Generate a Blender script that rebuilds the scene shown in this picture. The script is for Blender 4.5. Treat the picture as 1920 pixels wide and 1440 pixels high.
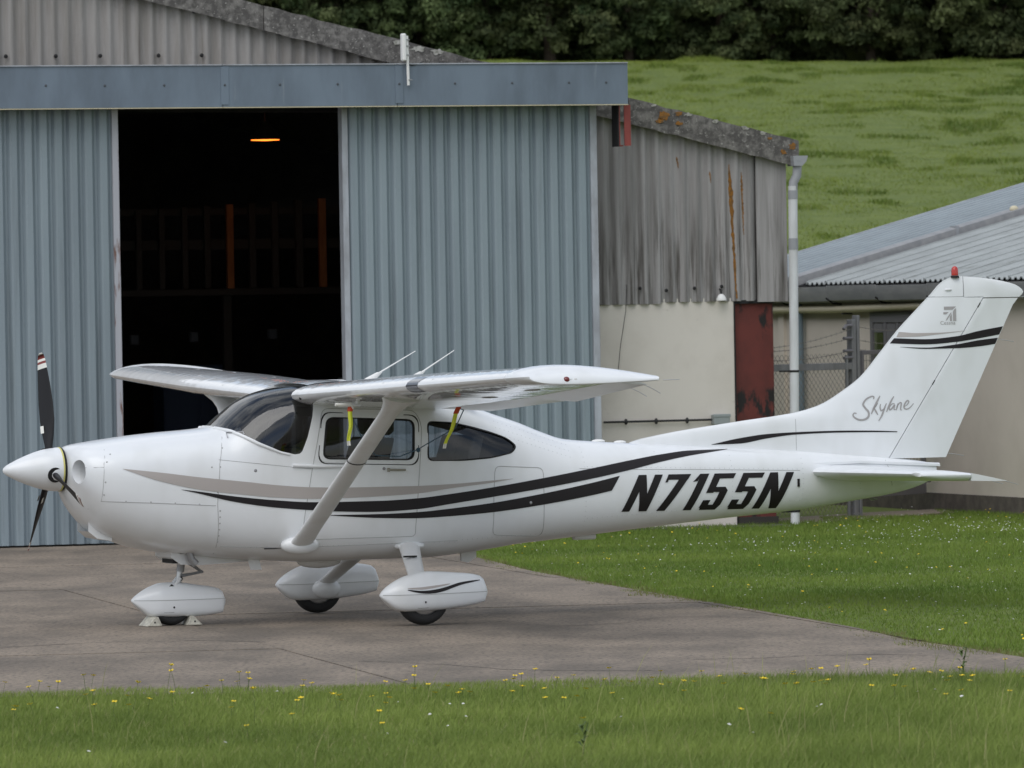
import bpy, bmesh, math, random
import numpy as np
from mathutils import Vector, Matrix, noise as mnoise

for o in list(bpy.data.objects):
    bpy.data.objects.remove(o)
SC = bpy.context.scene
COL = SC.collection
PI = math.pi
rad = math.radians

# ------------------------------------------------------------------ camera
cam = bpy.data.cameras.new('camera')
cam.sensor_width = 36.0
cam.lens = 13000 / 1920 * 36.0
cam.clip_start = 1.0
cam.clip_end = 3000.0
cam.dof.use_dof = True
cam.dof.focus_distance = 56.0
cam.dof.aperture_fstop = 8.5
cam_o = bpy.data.objects.new('camera', cam)
COL.objects.link(cam_o)
pitch = (720 - 590) / 13000.0
cam_o.matrix_world = (Matrix.Translation((0, 0, 2.48)) @ Matrix.Rotation(rad(90) - pitch, 4, 'X')
                      @ Matrix.Rotation(rad(-1.0), 4, 'Z'))
SC.camera = cam_o

# ------------------------------------------------------------------ light: bright overcast
SUN_EL, SUN_AZ = 52.0, 205.0          # azimuth clockwise from +Y: behind the camera, a little to the left
wd = bpy.data.worlds.new('World')
SC.world = wd
wd.use_nodes = True
nt = wd.node_tree
nt.nodes.clear()
w_out = nt.nodes.new('ShaderNodeOutputWorld')
w_bg = nt.nodes.new('ShaderNodeBackground')
w_bg.inputs['Strength'].default_value = 0.1
w_sky = nt.nodes.new('ShaderNodeTexSky')
w_sky.sky_type = 'NISHITA'
w_sky.sun_disc = False
w_sky.sun_elevation = rad(SUN_EL)
w_sky.sun_rotation = rad(SUN_AZ)
w_tc = nt.nodes.new('ShaderNodeTexCoord')
w_n = nt.nodes.new('ShaderNodeTexNoise')
w_n.inputs['Scale'].default_value = 2.6
w_n.inputs['Detail'].default_value = 6
w_n.inputs['Roughness'].default_value = 0.55
w_r = nt.nodes.new('ShaderNodeValToRGB')
w_r.color_ramp.elements[0].position = 0.36
w_r.color_ramp.elements[1].position = 0.56
w_c = nt.nodes.new('ShaderNodeValToRGB')          # cloud colour, grey bases to white tops
w_c.color_ramp.elements[0].position = 0.35
w_c.color_ramp.elements[0].color = (5.2, 5.6, 6.2, 1)
w_c.color_ramp.elements[1].position = 0.7
w_c.color_ramp.elements[1].color = (9.6, 9.9, 10.3, 1)
w_m = nt.nodes.new('ShaderNodeMixRGB')
lk = nt.links.new
lk(w_tc.outputs['Generated'], w_n.inputs['Vector'])
lk(w_n.outputs['Fac'], w_r.inputs['Fac'])
lk(w_n.outputs['Fac'], w_c.inputs['Fac'])
lk(w_r.outputs['Color'], w_m.inputs['Fac'])
lk(w_sky.outputs['Color'], w_m.inputs['Color1'])
lk(w_c.outputs['Color'], w_m.inputs['Color2'])
lk(w_m.outputs['Color'], w_bg.inputs['Color'])
lk(w_bg.outputs['Background'], w_out.inputs['Surface'])

sun = bpy.data.lights.new('sun', 'SUN')
sun.energy = 1.1
sun.angle = rad(52)
sun.color = (1.0, 0.975, 0.94)
sun_o = bpy.data.objects.new('sun', sun)
COL.objects.link(sun_o)
_a, _e = rad(SUN_AZ), rad(SUN_EL)
_d = Vector((math.sin(_a) * math.cos(_e), math.cos(_a) * math.cos(_e), math.sin(_e)))
sun_o.rotation_euler = _d.to_track_quat('Z', 'Y').to_euler()
sun_o.location = _d * 100

vs = SC.view_settings
vs.view_transform = 'Standard'
vs.look = 'None'
vs.gamma = 1
vs.use_curve_mapping = False
vs.exposure = 0.25

# ------------------------------------------------------------------ materials
MATS = {}


def mat(name, base, rough=0.6, metal=0.0, base2=None, scale=(4, 4, 4), lo=0.4, hi=0.65, bump=0.0, bscale=None,
        bdist=0.01, coat=0.0, detail=6, third=None, spec=None, coords='Object', zfade=None, orand=0.0):
    m = bpy.data.materials.new(name)
    m.use_nodes = True
    t = m.node_tree
    p = t.nodes['Principled BSDF']
    p.inputs['Base Color'].default_value = (*base, 1)
    p.inputs['Roughness'].default_value = rough
    p.inputs['Metallic'].default_value = metal
    p.inputs['Coat Weight'].default_value = coat
    p.inputs['Coat Roughness'].default_value = 0.08
    if spec is not None:
        p.inputs['Specular IOR Level'].default_value = spec
    tc = t.nodes.new('ShaderNodeTexCoord')

    def noise(sc, det=detail, rg=0.6):
        mp = t.nodes.new('ShaderNodeMapping')
        mp.inputs['Scale'].default_value = sc
        n = t.nodes.new('ShaderNodeTexNoise')
        n.inputs['Scale'].default_value = 1.0
        n.inputs['Detail'].default_value = det
        n.inputs['Roughness'].default_value = rg
        t.links.new(tc.outputs[coords], mp.inputs['Vector'])
        t.links.new(mp.outputs['Vector'], n.inputs['Vector'])
        return n

    def ramp(src, a, b):
        r = t.nodes.new('ShaderNodeMapRange')
        r.inputs['From Min'].default_value = a
        r.inputs['From Max'].default_value = b
        r.clamp = True
        t.links.new(src, r.inputs['Value'])
        return r.outputs['Result']

    def mix(f, a, b):
        x = t.nodes.new('ShaderNodeMixRGB')
        for s, v in ((1, a), (2, b)):
            if isinstance(v, tuple):
                x.inputs[s].default_value = (*v, 1)
            else:
                t.links.new(v, x.inputs[s])
        t.links.new(f, x.inputs[0])
        return x.outputs[0]
    colr = None
    if base2:
        colr = mix(ramp(noise(scale).outputs['Fac'], lo, hi), base, base2)
    if third:
        c3, s3, l3, h3 = third
        fac = ramp(noise(s3).outputs['Fac'], l3, h3)
        if zfade:                      # weathering streaks that only start some way down the sheet
            sx = t.nodes.new('ShaderNodeSeparateXYZ')
            t.links.new(tc.outputs[coords], sx.inputs[0])
            ad = t.nodes.new('ShaderNodeMath')
            ad.operation = 'MULTIPLY_ADD'
            t.links.new(noise((6, 6, .3)).outputs['Fac'], ad.inputs[0])
            ad.inputs[1].default_value = 1.6
            t.links.new(sx.outputs[2], ad.inputs[2])
            mu = t.nodes.new('ShaderNodeMath')
            mu.operation = 'MULTIPLY'
            t.links.new(ramp(ad.outputs[0], zfade[0] + .8, zfade[1] + .8), mu.inputs[0])
            t.links.new(fac, mu.inputs[1])
            fac = mu.outputs[0]
        colr = mix(fac, colr or base, c3)
    if orand:                          # each sheet, slab or board weathers a little differently
        oi = t.nodes.new('ShaderNodeObjectInfo')
        hs = t.nodes.new('ShaderNodeHueSaturation')
        mr = t.nodes.new('ShaderNodeMapRange')
        mr.inputs['To Min'].default_value = 1 - orand
        mr.inputs['To Max'].default_value = 1 + orand
        t.links.new(oi.outputs['Random'], mr.inputs['Value'])
        t.links.new(mr.outputs['Result'], hs.inputs['Value'])
        t.links.new(colr, hs.inputs['Color'])
        colr = hs.outputs['Color']
    if colr:
        t.links.new(colr, p.inputs['Base Color'])
    if bump:
        b = t.nodes.new('ShaderNodeBump')
        b.inputs['Strength'].default_value = bump
        b.inputs['Distance'].default_value = bdist
        t.links.new(noise(bscale or scale).outputs['Fac'], b.inputs['Height'])
        t.links.new(b.outputs['Normal'], p.inputs['Normal'])
        if name == 'wing_paint':       # oil-canned skin: the gloss coat follows the ripples too
            t.links.new(b.outputs['Normal'], p.inputs['Coat Normal'])
            p.inputs['Coat Roughness'].default_value = .03
    m['_h'] = 1
    MATS[name] = m
    return m


def attr_mat(name, dark, light, rough=0.75, transl=0.25, dry=(0.16, 0.13, 0.05)):
    """leaf / blade material: every blade carries its own tint (tint) and dryness (dry)"""
    m = bpy.data.materials.new(name)
    m.use_nodes = True
    t = m.node_tree
    p = t.nodes['Principled BSDF']
    p.inputs['Roughness'].default_value = rough
    p.inputs['Specular IOR Level'].default_value = 0.25
    a = t.nodes.new('ShaderNodeAttribute')
    a.attribute_name = 'tint'
    b = t.nodes.new('ShaderNodeAttribute')
    b.attribute_name = 'dry'
    x = t.nodes.new('ShaderNodeMixRGB')
    x.inputs[1].default_value = (*dark, 1)
    x.inputs[2].default_value = (*light, 1)
    y = t.nodes.new('ShaderNodeMixRGB')
    y.inputs[2].default_value = (*dry, 1)
    t.links.new(a.outputs['Fac'], x.inputs[0])
    t.links.new(b.outputs['Fac'], y.inputs[0])
    if name == 'leaves':               # trees differ in hue and depth of green
        oi = t.nodes.new('ShaderNodeObjectInfo')
        hs = t.nodes.new('ShaderNodeHueSaturation')
        for nm, a0, a1 in (('Hue', .475, .515), ('Value', .7, 1.25)):
            mr = t.nodes.new('ShaderNodeMapRange')
            mr.inputs['To Min'].default_value, mr.inputs['To Max'].default_value = a0, a1
            t.links.new(oi.outputs['Random'], mr.inputs['Value'])
            t.links.new(mr.outputs['Result'], hs.inputs[nm])
        t.links.new(x.outputs[0], hs.inputs['Color'])
        x = hs
    t.links.new(x.outputs[0], y.inputs[1])
    t.links.new(y.outputs[0], p.inputs['Base Color'])
    tr = t.nodes.new('ShaderNodeBsdfTranslucent')
    t.links.new(y.outputs[0], tr.inputs['Color'])
    ms = t.nodes.new('ShaderNodeMixShader')
    ms.inputs[0].default_value = transl
    t.links.new(p.outputs[0], ms.inputs[1])
    t.links.new(tr.outputs[0], ms.inputs[2])
    t.links.new(ms.outputs[0], t.nodes['Material Output'].inputs['Surface'])
    MATS[name] = m
    return m


def glass_mat(name, tint, ior=1.5):
    m = bpy.data.materials.new(name)
    m.use_nodes = True
    t = m.node_tree
    t.nodes.remove(t.nodes['Principled BSDF'])
    tr = t.nodes.new('ShaderNodeBsdfTransparent')
    tr.inputs['Color'].default_value = (*tint, 1)
    gl = t.nodes.new('ShaderNodeBsdfGlossy')
    gl.inputs['Roughness'].default_value = 0.03
    fr = t.nodes.new('ShaderNodeFresnel')
    fr.inputs['IOR'].default_value = ior
    ms = t.nodes.new('ShaderNodeMixShader')
    t.links.new(fr.outputs[0], ms.inputs[0])
    t.links.new(tr.outputs[0], ms.inputs[1])
    t.links.new(gl.outputs[0], ms.inputs[2])
    t.links.new(ms.outputs[0], t.nodes['Material Output'].inputs['Surface'])
    MATS[name] = m
    return m


def emit_mat(name, c, s):
    m = bpy.data.materials.new(name)
    m.use_nodes = True
    p = m.node_tree.nodes['Principled BSDF']
    p.inputs['Emission Color'].default_value = (*c, 1)
    p.inputs['Emission Strength'].default_value = s
    MATS[name] = m
    return m


mat('white_paint', (.78, .80, .825), .30, coat=.35, base2=(.70, .715, .725), scale=(3.5, 3.5, 2.0), lo=.48, hi=.8,
    bump=.2, bscale=(3.2, 3.2, 3.2), bdist=.006, detail=2)
mat('wing_paint', (.79, .80, .81), .26, coat=.9, base2=(.72, .725, .73), scale=(2, 2, 2), lo=.45, hi=.8,
    bump=.4, bscale=(1.8, 5, 1), bdist=.010, detail=1.5)
mat('fairing_paint', (.70, .71, .72), .35, coat=.2, base2=(.60, .60, .59), scale=(3, 3, 9), lo=.5, hi=.8)
mat('stripe_black', (.014, .011, .013), .45, spec=.3)
mat('stripe_grey', (.42, .385, .37), .4)
mat('letter_grey', (.36, .345, .345), .4)
mat('seam', (.40, .405, .41), .7)
mat('black_rubber', (.018, .018, .019), .85, bump=.3, bscale=(40, 40, 40), bdist=.003)
mat('blade_black', (.012, .012, .015), .5, spec=.3)
mat('blade_white', (.8, .8, .76), .4)
mat('blade_red', (.22, .04, .035), .4)
mat('dark', (.012, .012, .013), .8)
mat('yellow_edge', (.62, .58, .20), .6)
mat('cabin_lining', (.12, .12, .125), .85)
mat('seat_fabric', (.05, .05, .055), .9)
mat('seat_pale', (.22, .215, .21), .9)
mat('steel', (.52, .52, .53), .32, metal=.9)
mat('dull_steel', (.33, .33, .34), .5, metal=.6)
mat('handle', (.30, .29, .24), .5)
mat('lens_red', (.45, .02, .012), .15, coat=.6)
mat('lens_dark_red', (.16, .02, .02), .15, coat=.6)
mat('lens_clear', (.62, .63, .62), .12, coat=.6)
mat('streamer_yellow', (.66, .72, .05), .6)
mat('streamer_red', (.55, .07, .02), .6)
mat('streamer_white', (.7, .7, .66), .7)
mat('cord_blue', (.04, .09, .13), .7)
mat('chock', (.66, .64, .55), .6, base2=(.4, .38, .33), scale=(20, 20, 20))
glass_mat('windshield_glass', (.45, .48, .53), 1.9)
glass_mat('window_glass', (.6, .62, .65), 1.65)
glass_mat('pane_glass', (.88, .9, .88))
# buildings
mat('door_sheet', (.245, .30, .335), .5, base2=(.205, .25, .285), scale=(2.5, 2.5, .35), lo=.4, hi=.7,
    third=((.13, .155, .17), (6, 6, .3), .56, .80), bump=.12, bscale=(2, 2, .7), bdist=.02, orand=.07)
mat('fascia_paint', (.16, .205, .26), .5, base2=(.10, .128, .165), scale=(1.6, 1.6, .5), lo=.4, hi=.68,
    third=((.27, .29, .31), (9, 9, 1.0), .66, .85))
mat('trim_pale', (.42, .45, .50), .55, base2=(.30, .31, .34), scale=(6, 6, 2))
mat('rusty_trim', (.40, .41, .45), .6, base2=(.16, .085, .065), scale=(14, 14, 2.2), lo=.56, hi=.66)
mat('cement_sheet', (.36, .345, .345), .9, base2=(.22, .21, .205), scale=(9, 9, .35), lo=.42, hi=.66,
    third=((.10, .092, .085), (24, 24, 1.1), .45, .66), zfade=(4.0, 3.1), bump=.5, bscale=(60, 60, 30), bdist=.004)
mat('gable_sheet_paint', (.33, .315, .305), .9, base2=(.245, .23, .215), scale=(8, 8, .7), lo=.42, hi=.65,
    third=((.12, .10, .085), (15, 15, .8), .62, .8), bump=.4, bscale=(60, 60, 30), bdist=.004)
mat('cement_board', (.085, .08, .076), .95, base2=(.20, .19, .178), scale=(13, 13, 13), lo=.42, hi=.64,
    third=((.38, .37, .345), (34, 34, 34), .60, .70), bump=.7, bscale=(35, 35, 35), bdist=.01)
mat('lichen', (.30, .13, .02), .95, base2=(.16, .085, .03), scale=(30, 30, 30), lo=.4, hi=.6, bump=.8, bscale=(60, 60, 60))
mat('moss_white', (.42, .41, .38), .95, base2=(.2, .2, .17), scale=(30, 30, 30))
mat('render_wall', (.69, .645, .59), .92, base2=(.61, .565, .51), scale=(1.6, 1.6, 1.6), lo=.42, hi=.7,
    third=((.34, .31, .275), (3.2, 3.2, 5), .66, .82), bump=.25, bscale=(50, 50, 50), bdist=.003)
mat('low_wall', (.71, .645, .565), .92, base2=(.63, .57, .495), scale=(1.0, 1.0, 1.0), lo=.42, hi=.7,
    third=((.27, .22, .16), (5, 5, .7), .7, .86), bump=.2, bscale=(50, 50, 50), bdist=.003)
mat('plinth', (.10, .085, .075), .95, base2=(.15, .13, .11), scale=(6, 6, 6))
mat('red_oxide', (.135, .030, .024), .8, base2=(.085, .022, .018), scale=(4, 4, 3), lo=.4, hi=.7,
    third=((.014, .012, .012), (5.5, 5.5, 2.2), .55, .62))
mat('red_steel', (.27, .055, .045), .65, base2=(.20, .04, .035), scale=(8, 8, 3))
mat('pvc_white', (.66, .68, .70), .45, base2=(.55, .56, .57), scale=(6, 6, 1.5))
mat('pvc_grey', (.30, .31, .33), .5)
mat('pipe_blue', (.19, .26, .31), .5, base2=(.15, .20, .24), scale=(6, 6, 1))
mat('pipe_cream', (.62, .56, .40), .55)
mat('roof_far', (.25, .29, .315), .5, base2=(.21, .245, .265), scale=(1, 3, 3), orand=.05)
mat('roof_near', (.37, .395, .395), .6, base2=(.31, .33, .33), scale=(1, 4, 4), third=((.15, .16, .13), (4, 1.2, 4), .58, .8), orand=.06)
mat('gutter_grey', (.25, .255, .265), .6, base2=(.32, .32, .325), scale=(2, 8, 8))
mat('galvanised', (.27, .275, .285), .55, metal=.3, base2=(.2, .205, .21), scale=(9, 9, 3))
mat('wire', (.19, .175, .15), .6, metal=.4)
mat('frame_grey', (.16, .155, .165), .6)
mat('curtain', (.52, .52, .47), .9)
mat('black_pipe', (.015, .015, .016), .55)
mat('box_grey', (.30, .33, .335), .55)
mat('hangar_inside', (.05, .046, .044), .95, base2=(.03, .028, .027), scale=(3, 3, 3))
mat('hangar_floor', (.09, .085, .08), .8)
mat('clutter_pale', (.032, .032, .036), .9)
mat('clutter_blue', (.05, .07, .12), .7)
mat('bolt_grey', (.07, .078, .09), .6)
mat('rivet', (.58, .60, .62), .45)
mat('timber', (.34, .13, .04), .8, base2=(.24, .09, .03), scale=(20, 20, 3))
mat('timber_dark', (.035, .032, .027), .85)
mat('antenna_white', (.78, .78, .77), .4)
mat('bark', (.055, .042, .03), .95, bump=.6, bscale=(20, 20, 6), bdist=.03)
mat('apron_slab', (.285, .232, .180), .92, base2=(.158, .131, .104), scale=(1.1, .45, 1), lo=.38, hi=.64,
    third=((.075, .067, .058), (26, 12, 1), .47, .74), bump=.9, bscale=(22, 22, 22), bdist=.012, orand=.05)
mat('joint_dirt', (.05, .046, .04), 1.0)
mat('ground_soil', (.135, .175, .034), 1.0, base2=(.095, .135, .026), scale=(1.2, 1.2, 1.2), bump=.6, bscale=(3, 3, 3), bdist=.1)
mat('gravel_tan', (.27, .225, .17), .95, base2=(.17, .14, .11), scale=(14, 14, 14), bump=.6, bscale=(40, 40, 40))
mat('petal_yellow', (.80, .58, .015), .6)
mat('petal_white', (.75, .75, .72), .7)
mat('stem_green', (.075, .115, .03), .8)
attr_mat('grass_tall', (.115, .175, .034), (.285, .36, .085), dry=(.42, .37, .2))
attr_mat('grass_lawn', (.09, .16, .026), (.235, .315, .062), dry=(.20, .17, .08))
attr_mat('grass_hill', (.082, .134, .019), (.25, .305, .057), transl=.15, dry=(.17, .16, .06))
attr_mat('leaves', (.027, .045, .016), (.145, .185, .075), transl=.2, dry=(.12, .11, .05))
emit_mat('lamp_glow', (1.0, .19, .018), 3.4)


# ------------------------------------------------------------------ mesh helpers
def link(o, parent=None):
    COL.objects.link(o)
    if parent is not None:
        o.parent = parent
    return o


def tag(o, label=None, cat=None, group=None, kind=None):
    if label: o['label'] = label
    if cat: o['category'] = cat
    if group: o['group'] = group
    if kind: o['kind'] = kind
    return o


def empty(name, loc, rz=0.0, label=None, cat=None, group=None):
    o = bpy.data.objects.new(name, None)
    o.empty_display_size = .2
    o.location = loc
    o.rotation_euler = (0, 0, rz)
    link(o)
    return tag(o, label, cat, group)


class MB:
    def __init__(s):
        s.v, s.f, s.mi = [], [], []

    def add(s, vs, fs, mi=0):
        k = len(s.v)
        s.v += [tuple(map(float, p)) for p in vs]
        s.f += [tuple(k + i for i in f) for f in fs]
        s.mi += [mi] * len(fs)
        return s

    def box(s, x0, x1, y0, y1, z0, z1, mi=0):
        return s.add([(x0, y0, z0), (x1, y0, z0), (x1, y1, z0), (x0, y1, z0), (x0, y0, z1), (x1, y0, z1), (x1, y1, z1), (x0, y1, z1)],
                     [(3, 2, 1, 0), (4, 5, 6, 7), (0, 1, 5, 4), (1, 2, 6, 5), (2, 3, 7, 6), (3, 0, 4, 7)], mi)

    def loft(s, rings, caps=True, closed=True, mi=0):
        n = len(rings[0])
        vs = [p for r in rings for p in r]
        fs = []
        m = n if closed else n - 1
        for i in range(len(rings) - 1):
            for j in range(m):
                a, b = i * n + j, i * n + (j + 1) % n
                fs.append((a, b, b + n, a + n))
        if caps and closed:
            fs.append(tuple(range(n - 1, -1, -1)))
            fs.append(tuple(range((len(rings) - 1) * n, len(rings) * n)))
        return s.add(vs, fs, mi)

    def tube(s, pts, r, seg=8, mi=0, flat=1.0, caps=True):
        pts = [Vector(p) for p in pts]
        rs = r if isinstance(r, (list, tuple)) else [r] * len(pts)
        rings = []
        up0 = None
        for i, p in enumerate(pts):
            t = (pts[min(i + 1, len(pts) - 1)] - pts[max(i - 1, 0)]).normalized()
            if up0 is None:
                up0 = Vector((0, 0, 1)) if abs(t.z) < .9 else Vector((1, 0, 0))
            a = t.cross(up0).normalized()
            b = a.cross(t).normalized()
            up0 = b
            rings.append([p + (a * math.cos(q) * flat + b * math.sin(q)) * rs[i] for q in [2 * PI * k / seg for k in range(seg)]])
        return s.loft(rings, caps=caps, mi=mi)

    def prism(s, poly, axis, a, b, mi=0):
        """poly in the two other axes (order x,y / x,z / y,z), extruded along axis from a to b"""
        def pt(p, t):
            return {'y': (p[0], t, p[1]), 'x': (t, p[0], p[1]), 'z': (p[0], p[1], t)}[axis]
        n = len(poly)
        vs = [pt(p, a) for p in poly] + [pt(p, b) for p in poly]
        fs = [tuple(range(n)), tuple(range(2 * n - 1, n - 1, -1))] + [(i, i + n, (i + 1) % n + n, (i + 1) % n) for i in range(n)]
        return s.add(vs, fs, mi)

    def grid(s, P, mi=0):
        """P[i][j] points"""
        n = len(P[0])
        vs = [p for r in P for p in r]
        fs = [(i * n + j, i * n + j + 1, (i + 1) * n + j + 1, (i + 1) * n + j) for i in range(len(P) - 1) for j in range(n - 1)]
        return s.add(vs, fs, mi)

    def ball(s, c, rx, ry, rz, nu=10, nv=7, mi=0):
        rings = []
        for i in range(nv + 1):
            t = -PI / 2 + PI * i / nv
            k = max(math.cos(t), .02)
            rings.append([(c[0] + rx * k * math.cos(2 * PI * j / nu), c[1] + ry * k * math.sin(2 * PI * j / nu), c[2] + rz * math.sin(t)) for j in range(nu)])
        return s.loft(rings, mi=mi)

    def build(s, name, mats, parent=None, smooth=None, fix=True, bevel=0.0):
        me = bpy.data.meshes.new(name)
        me.from_pydata(s.v, [], s.f)
        for m in (mats if isinstance(mats, (list, tuple)) else [mats]):
            me.materials.append(MATS[m])
        if len(set(s.mi)) > 1:
            me.polygons.foreach_set('material_index', s.mi)
        if fix:
            b = bmesh.new()
            b.from_mesh(me)
            bmesh.ops.remove_doubles(b, verts=b.verts, dist=1e-6)
            bmesh.ops.recalc_face_normals(b, faces=b.faces)
            if bevel:
                bmesh.ops.bevel(b, geom=b.edges[:], offset=bevel, segments=1, affect='EDGES', clamp_overlap=True)
            b.to_mesh(me)
            b.free()
        if smooth is not None:
            me.polygons.foreach_set('use_smooth', [True] * len(me.polygons))
            me.set_sharp_from_angle(angle=rad(smooth))
        me.update()
        return link(bpy.data.objects.new(name, me), parent)


def share(src, name, parent, loc=(0, 0, 0), rot=(0, 0, 0), scale=(1, 1, 1)):
    o = bpy.data.objects.new(name, src.data)
    o.location, o.rotation_euler, o.scale = loc, rot, scale
    return link(o, parent)


def raw_mesh(name, verts, faces, mats, parent=None, attrs=None):
    """numpy verts (n,3), faces (m,k) fast path; attrs: dict of per-vertex floats"""
    me = bpy.data.meshes.new(name)
    k = faces.shape[1]
    me.vertices.add(len(verts))
    me.vertices.foreach_set('co', np.asarray(verts, np.float32).ravel())
    me.loops.add(faces.size)
    me.loops.foreach_set('vertex_index', faces.astype(np.int32).ravel())
    me.polygons.add(len(faces))
    me.polygons.foreach_set('loop_start', np.arange(0, faces.size, k, dtype=np.int32))
    me.update(calc_edges=True)
    me.materials.append(MATS[mats])
    for n, a in (attrs or {}).items():
        at = me.attributes.new(n, 'FLOAT', 'POINT')
        at.data.foreach_set('value', np.asarray(a, np.float32))
    return link(bpy.data.objects.new(name, me), parent)


def pchip(X, Y, x):
    X, Y = np.asarray(X, float), np.asarray(Y, float)
    if X[0] > X[-1]:
        X, Y = X[::-1], Y[::-1]
    h = np.diff(X)
    d = np.diff(Y) / h
    m = np.zeros(len(X))
    for i in range(1, len(X) - 1):
        if d[i - 1] * d[i] > 0:
            a, b = 2 * h[i] + h[i - 1], h[i] + 2 * h[i - 1]
            m[i] = (a + b) / (a / d[i - 1] + b / d[i])
    m[0], m[-1] = d[0], d[-1]
    x = min(max(x, X[0]), X[-1])
    i = min(int(np.searchsorted(X, x, 'right')) - 1, len(X) - 2)
    t = (x - X[i]) / h[i]
    return float(Y[i] * (1 + 2 * t) * (1 - t) ** 2 + m[i] * h[i] * t * (1 - t) ** 2 + Y[i + 1] * t * t * (3 - 2 * t) + m[i + 1] * h[i] * t * t * (t - 1))

# ------------------------------------------------------------------ the ground and the hill behind
rng = np.random.default_rng(7)
random.seed(7)


def terrain(X, Y):
    s = max(Y - 92.0, 0.0)
    if s == 0: return 0.0
    k = min(s, 132.0)
    z = .0842 * (k - 6 * (1 - math.exp(-k / 6))) + .0005 * k
    z += .4 * (1 - math.exp(-(s - k) / 20.0)) if s > k else 0
    z += .30 * min(max(Y - 229.0, 0.0), 30.0)
    z -= .016 * X * k / 130.0
    z += (.16 * mnoise.noise((X * .16, Y * .07, 3.1)) + .07 * mnoise.noise((X * .7, Y * .22, 9.1))) * min(s / 15, 1)
    return z


xs = np.concatenate([np.linspace(-400, -20, 20), np.linspace(-16, 32, 97), np.linspace(40, 400, 19)])
ys = np.concatenate([np.linspace(-60, 90, 31), np.linspace(92, 236, 145), np.linspace(245, 700, 20)])
gv = np.array([(x, y, terrain(x, y)) for y in ys for x in xs])
nx = len(xs)
gi = np.array([(j * nx + i, j * nx + i + 1, (j + 1) * nx + i + 1, (j + 1) * nx + i) for j in range(len(ys) - 1) for i in range(nx - 1)])
ground = raw_mesh('ground', gv, gi, 'ground_soil')
ground.data.polygons.foreach_set('use_smooth', [True] * len(ground.data.polygons))
tag(ground, kind='structure')


def clip(poly, a, b, c):
    """keep the side a*x+b*y >= c"""
    out = []
    for i in range(len(poly)):
        p, q = poly[i], poly[(i + 1) % len(poly)]
        dp, dq = a * p[0] + b * p[1] - c, a * q[0] + b * q[1] - c
        if dp >= 0: out.append(p)
        if dp * dq < 0:
            t = dp / (dp - dq)
            out.append((p[0] + (q[0] - p[0]) * t, p[1] + (q[1] - p[1]) * t))
    return out


# apron: hardstanding between the mown strip in front and the hangar, its lawn edge running off to the right
EDGE = [(-.9, 74.6), (-.64, 72.4), (.17, 66.4), (1.1, 61.5), (1.91, 57.3), (2.61, 53.6), (2.89, 51.4), (3.25, 50.0), (3.6, 48.4), (5.2, 46.4)]
APRON = [(-26, 46.55), (5.6, 45.5)] + EDGE[::-1] + [(-.62, 77.7), (-4.0, 76.6), (-26, 69.4)]


def edge_x(y):
    yy = [p[1] for p in EDGE][::-1]
    xx = [p[0] for p in EDGE][::-1]
    return float(np.interp(y, yy, xx))


apron = MB().prism([(x, y) for x, y in APRON], 'z', -.05, .006).build('apron', 'joint_dirt')
tag(apron, kind='structure')
ax, ay = Vector((.981, .194)), Vector((-.194, .981))
pk = [8.3 + 4.6 * k for k in range(-6, 3)]
qk = [45.0 + 6.2 * k - 1.0 for k in range(-1, 8)]
qk = [q + .9 for q in qk]
for i in range(len(pk) - 1):
    for j in range(len(qk) - 1):
        P = APRON
        g = .007
        P = clip(P, ax.x, ax.y, pk[i] + g)
        if len(P) > 2: P = clip(P, -ax.x, -ax.y, -(pk[i + 1] - g))
        if len(P) > 2: P = clip(P, ay.x, ay.y, qk[j] + g)
        if len(P) > 2: P = clip(P, -ay.x, -ay.y, -(qk[j + 1] - g))
        if len(P) > 2:
            MB().prism(P, 'z', -.03, .016 + .003 * ((i * 3 + j) % 2)).build('slab', 'apron_slab', apron)

# cracks wandering over the slabs
random.seed(5)
for x0, y0, a, L in ((-4.6, 51.5, .5, 3.2), (-1.2, 49.6, -.2, 2.6), (.2, 54.6, .7, 2.4), (-3.3, 62.0, .1, 4.0), (1.2, 49.0, .35, 1.8)):
    P = []
    x, y = x0, y0
    for k in range(40):
        a += random.uniform(-.35, .35)
        a *= .97
        x += L / 40 * math.cos(a)
        y += L / 40 * math.sin(a) * 1.6
        w = .006 * random.uniform(.4, 1.3)
        P.append([(x, y - w * 2.2, .0205), (x, y + w * 2.2, .0205)])
    MB().grid(P).build('crack', 'joint_dirt', apron, fix=False)

# ------------------------------------------------------------------ hangar
H = empty('hangar', (-5.07, 76.21, 0), rad(18), 'large hangar with blue grey sliding doors and weathered corrugated cement gable', 'hangar')
random.seed(3)


def z_up(u): return 4.91 - .2465 * (u - 7.068)


def z_lo(u): return 4.618 - .2505 * (u - 7.063)


def trap_sheet(u0, n, pitch, z0, z1, y, depth=.055):
    """box-profile steel sheet, n ribs"""
    pr = []
    for k in range(n):
        b = u0 + k * pitch
        pr += [(b, 0), (b + .15 * pitch, -depth * .8), (b + .26 * pitch, -depth), (b + .62 * pitch, -depth), (b + .78 * pitch, -.3 * depth), (b + .86 * pitch, 0)]
    pr.append((u0 + n * pitch + .01, 0))
    zs = [z0, (z0 + z1) / 2, z1]
    return MB().grid([[(a, y + d, z) for a, d in pr] for z in zs])


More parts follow.
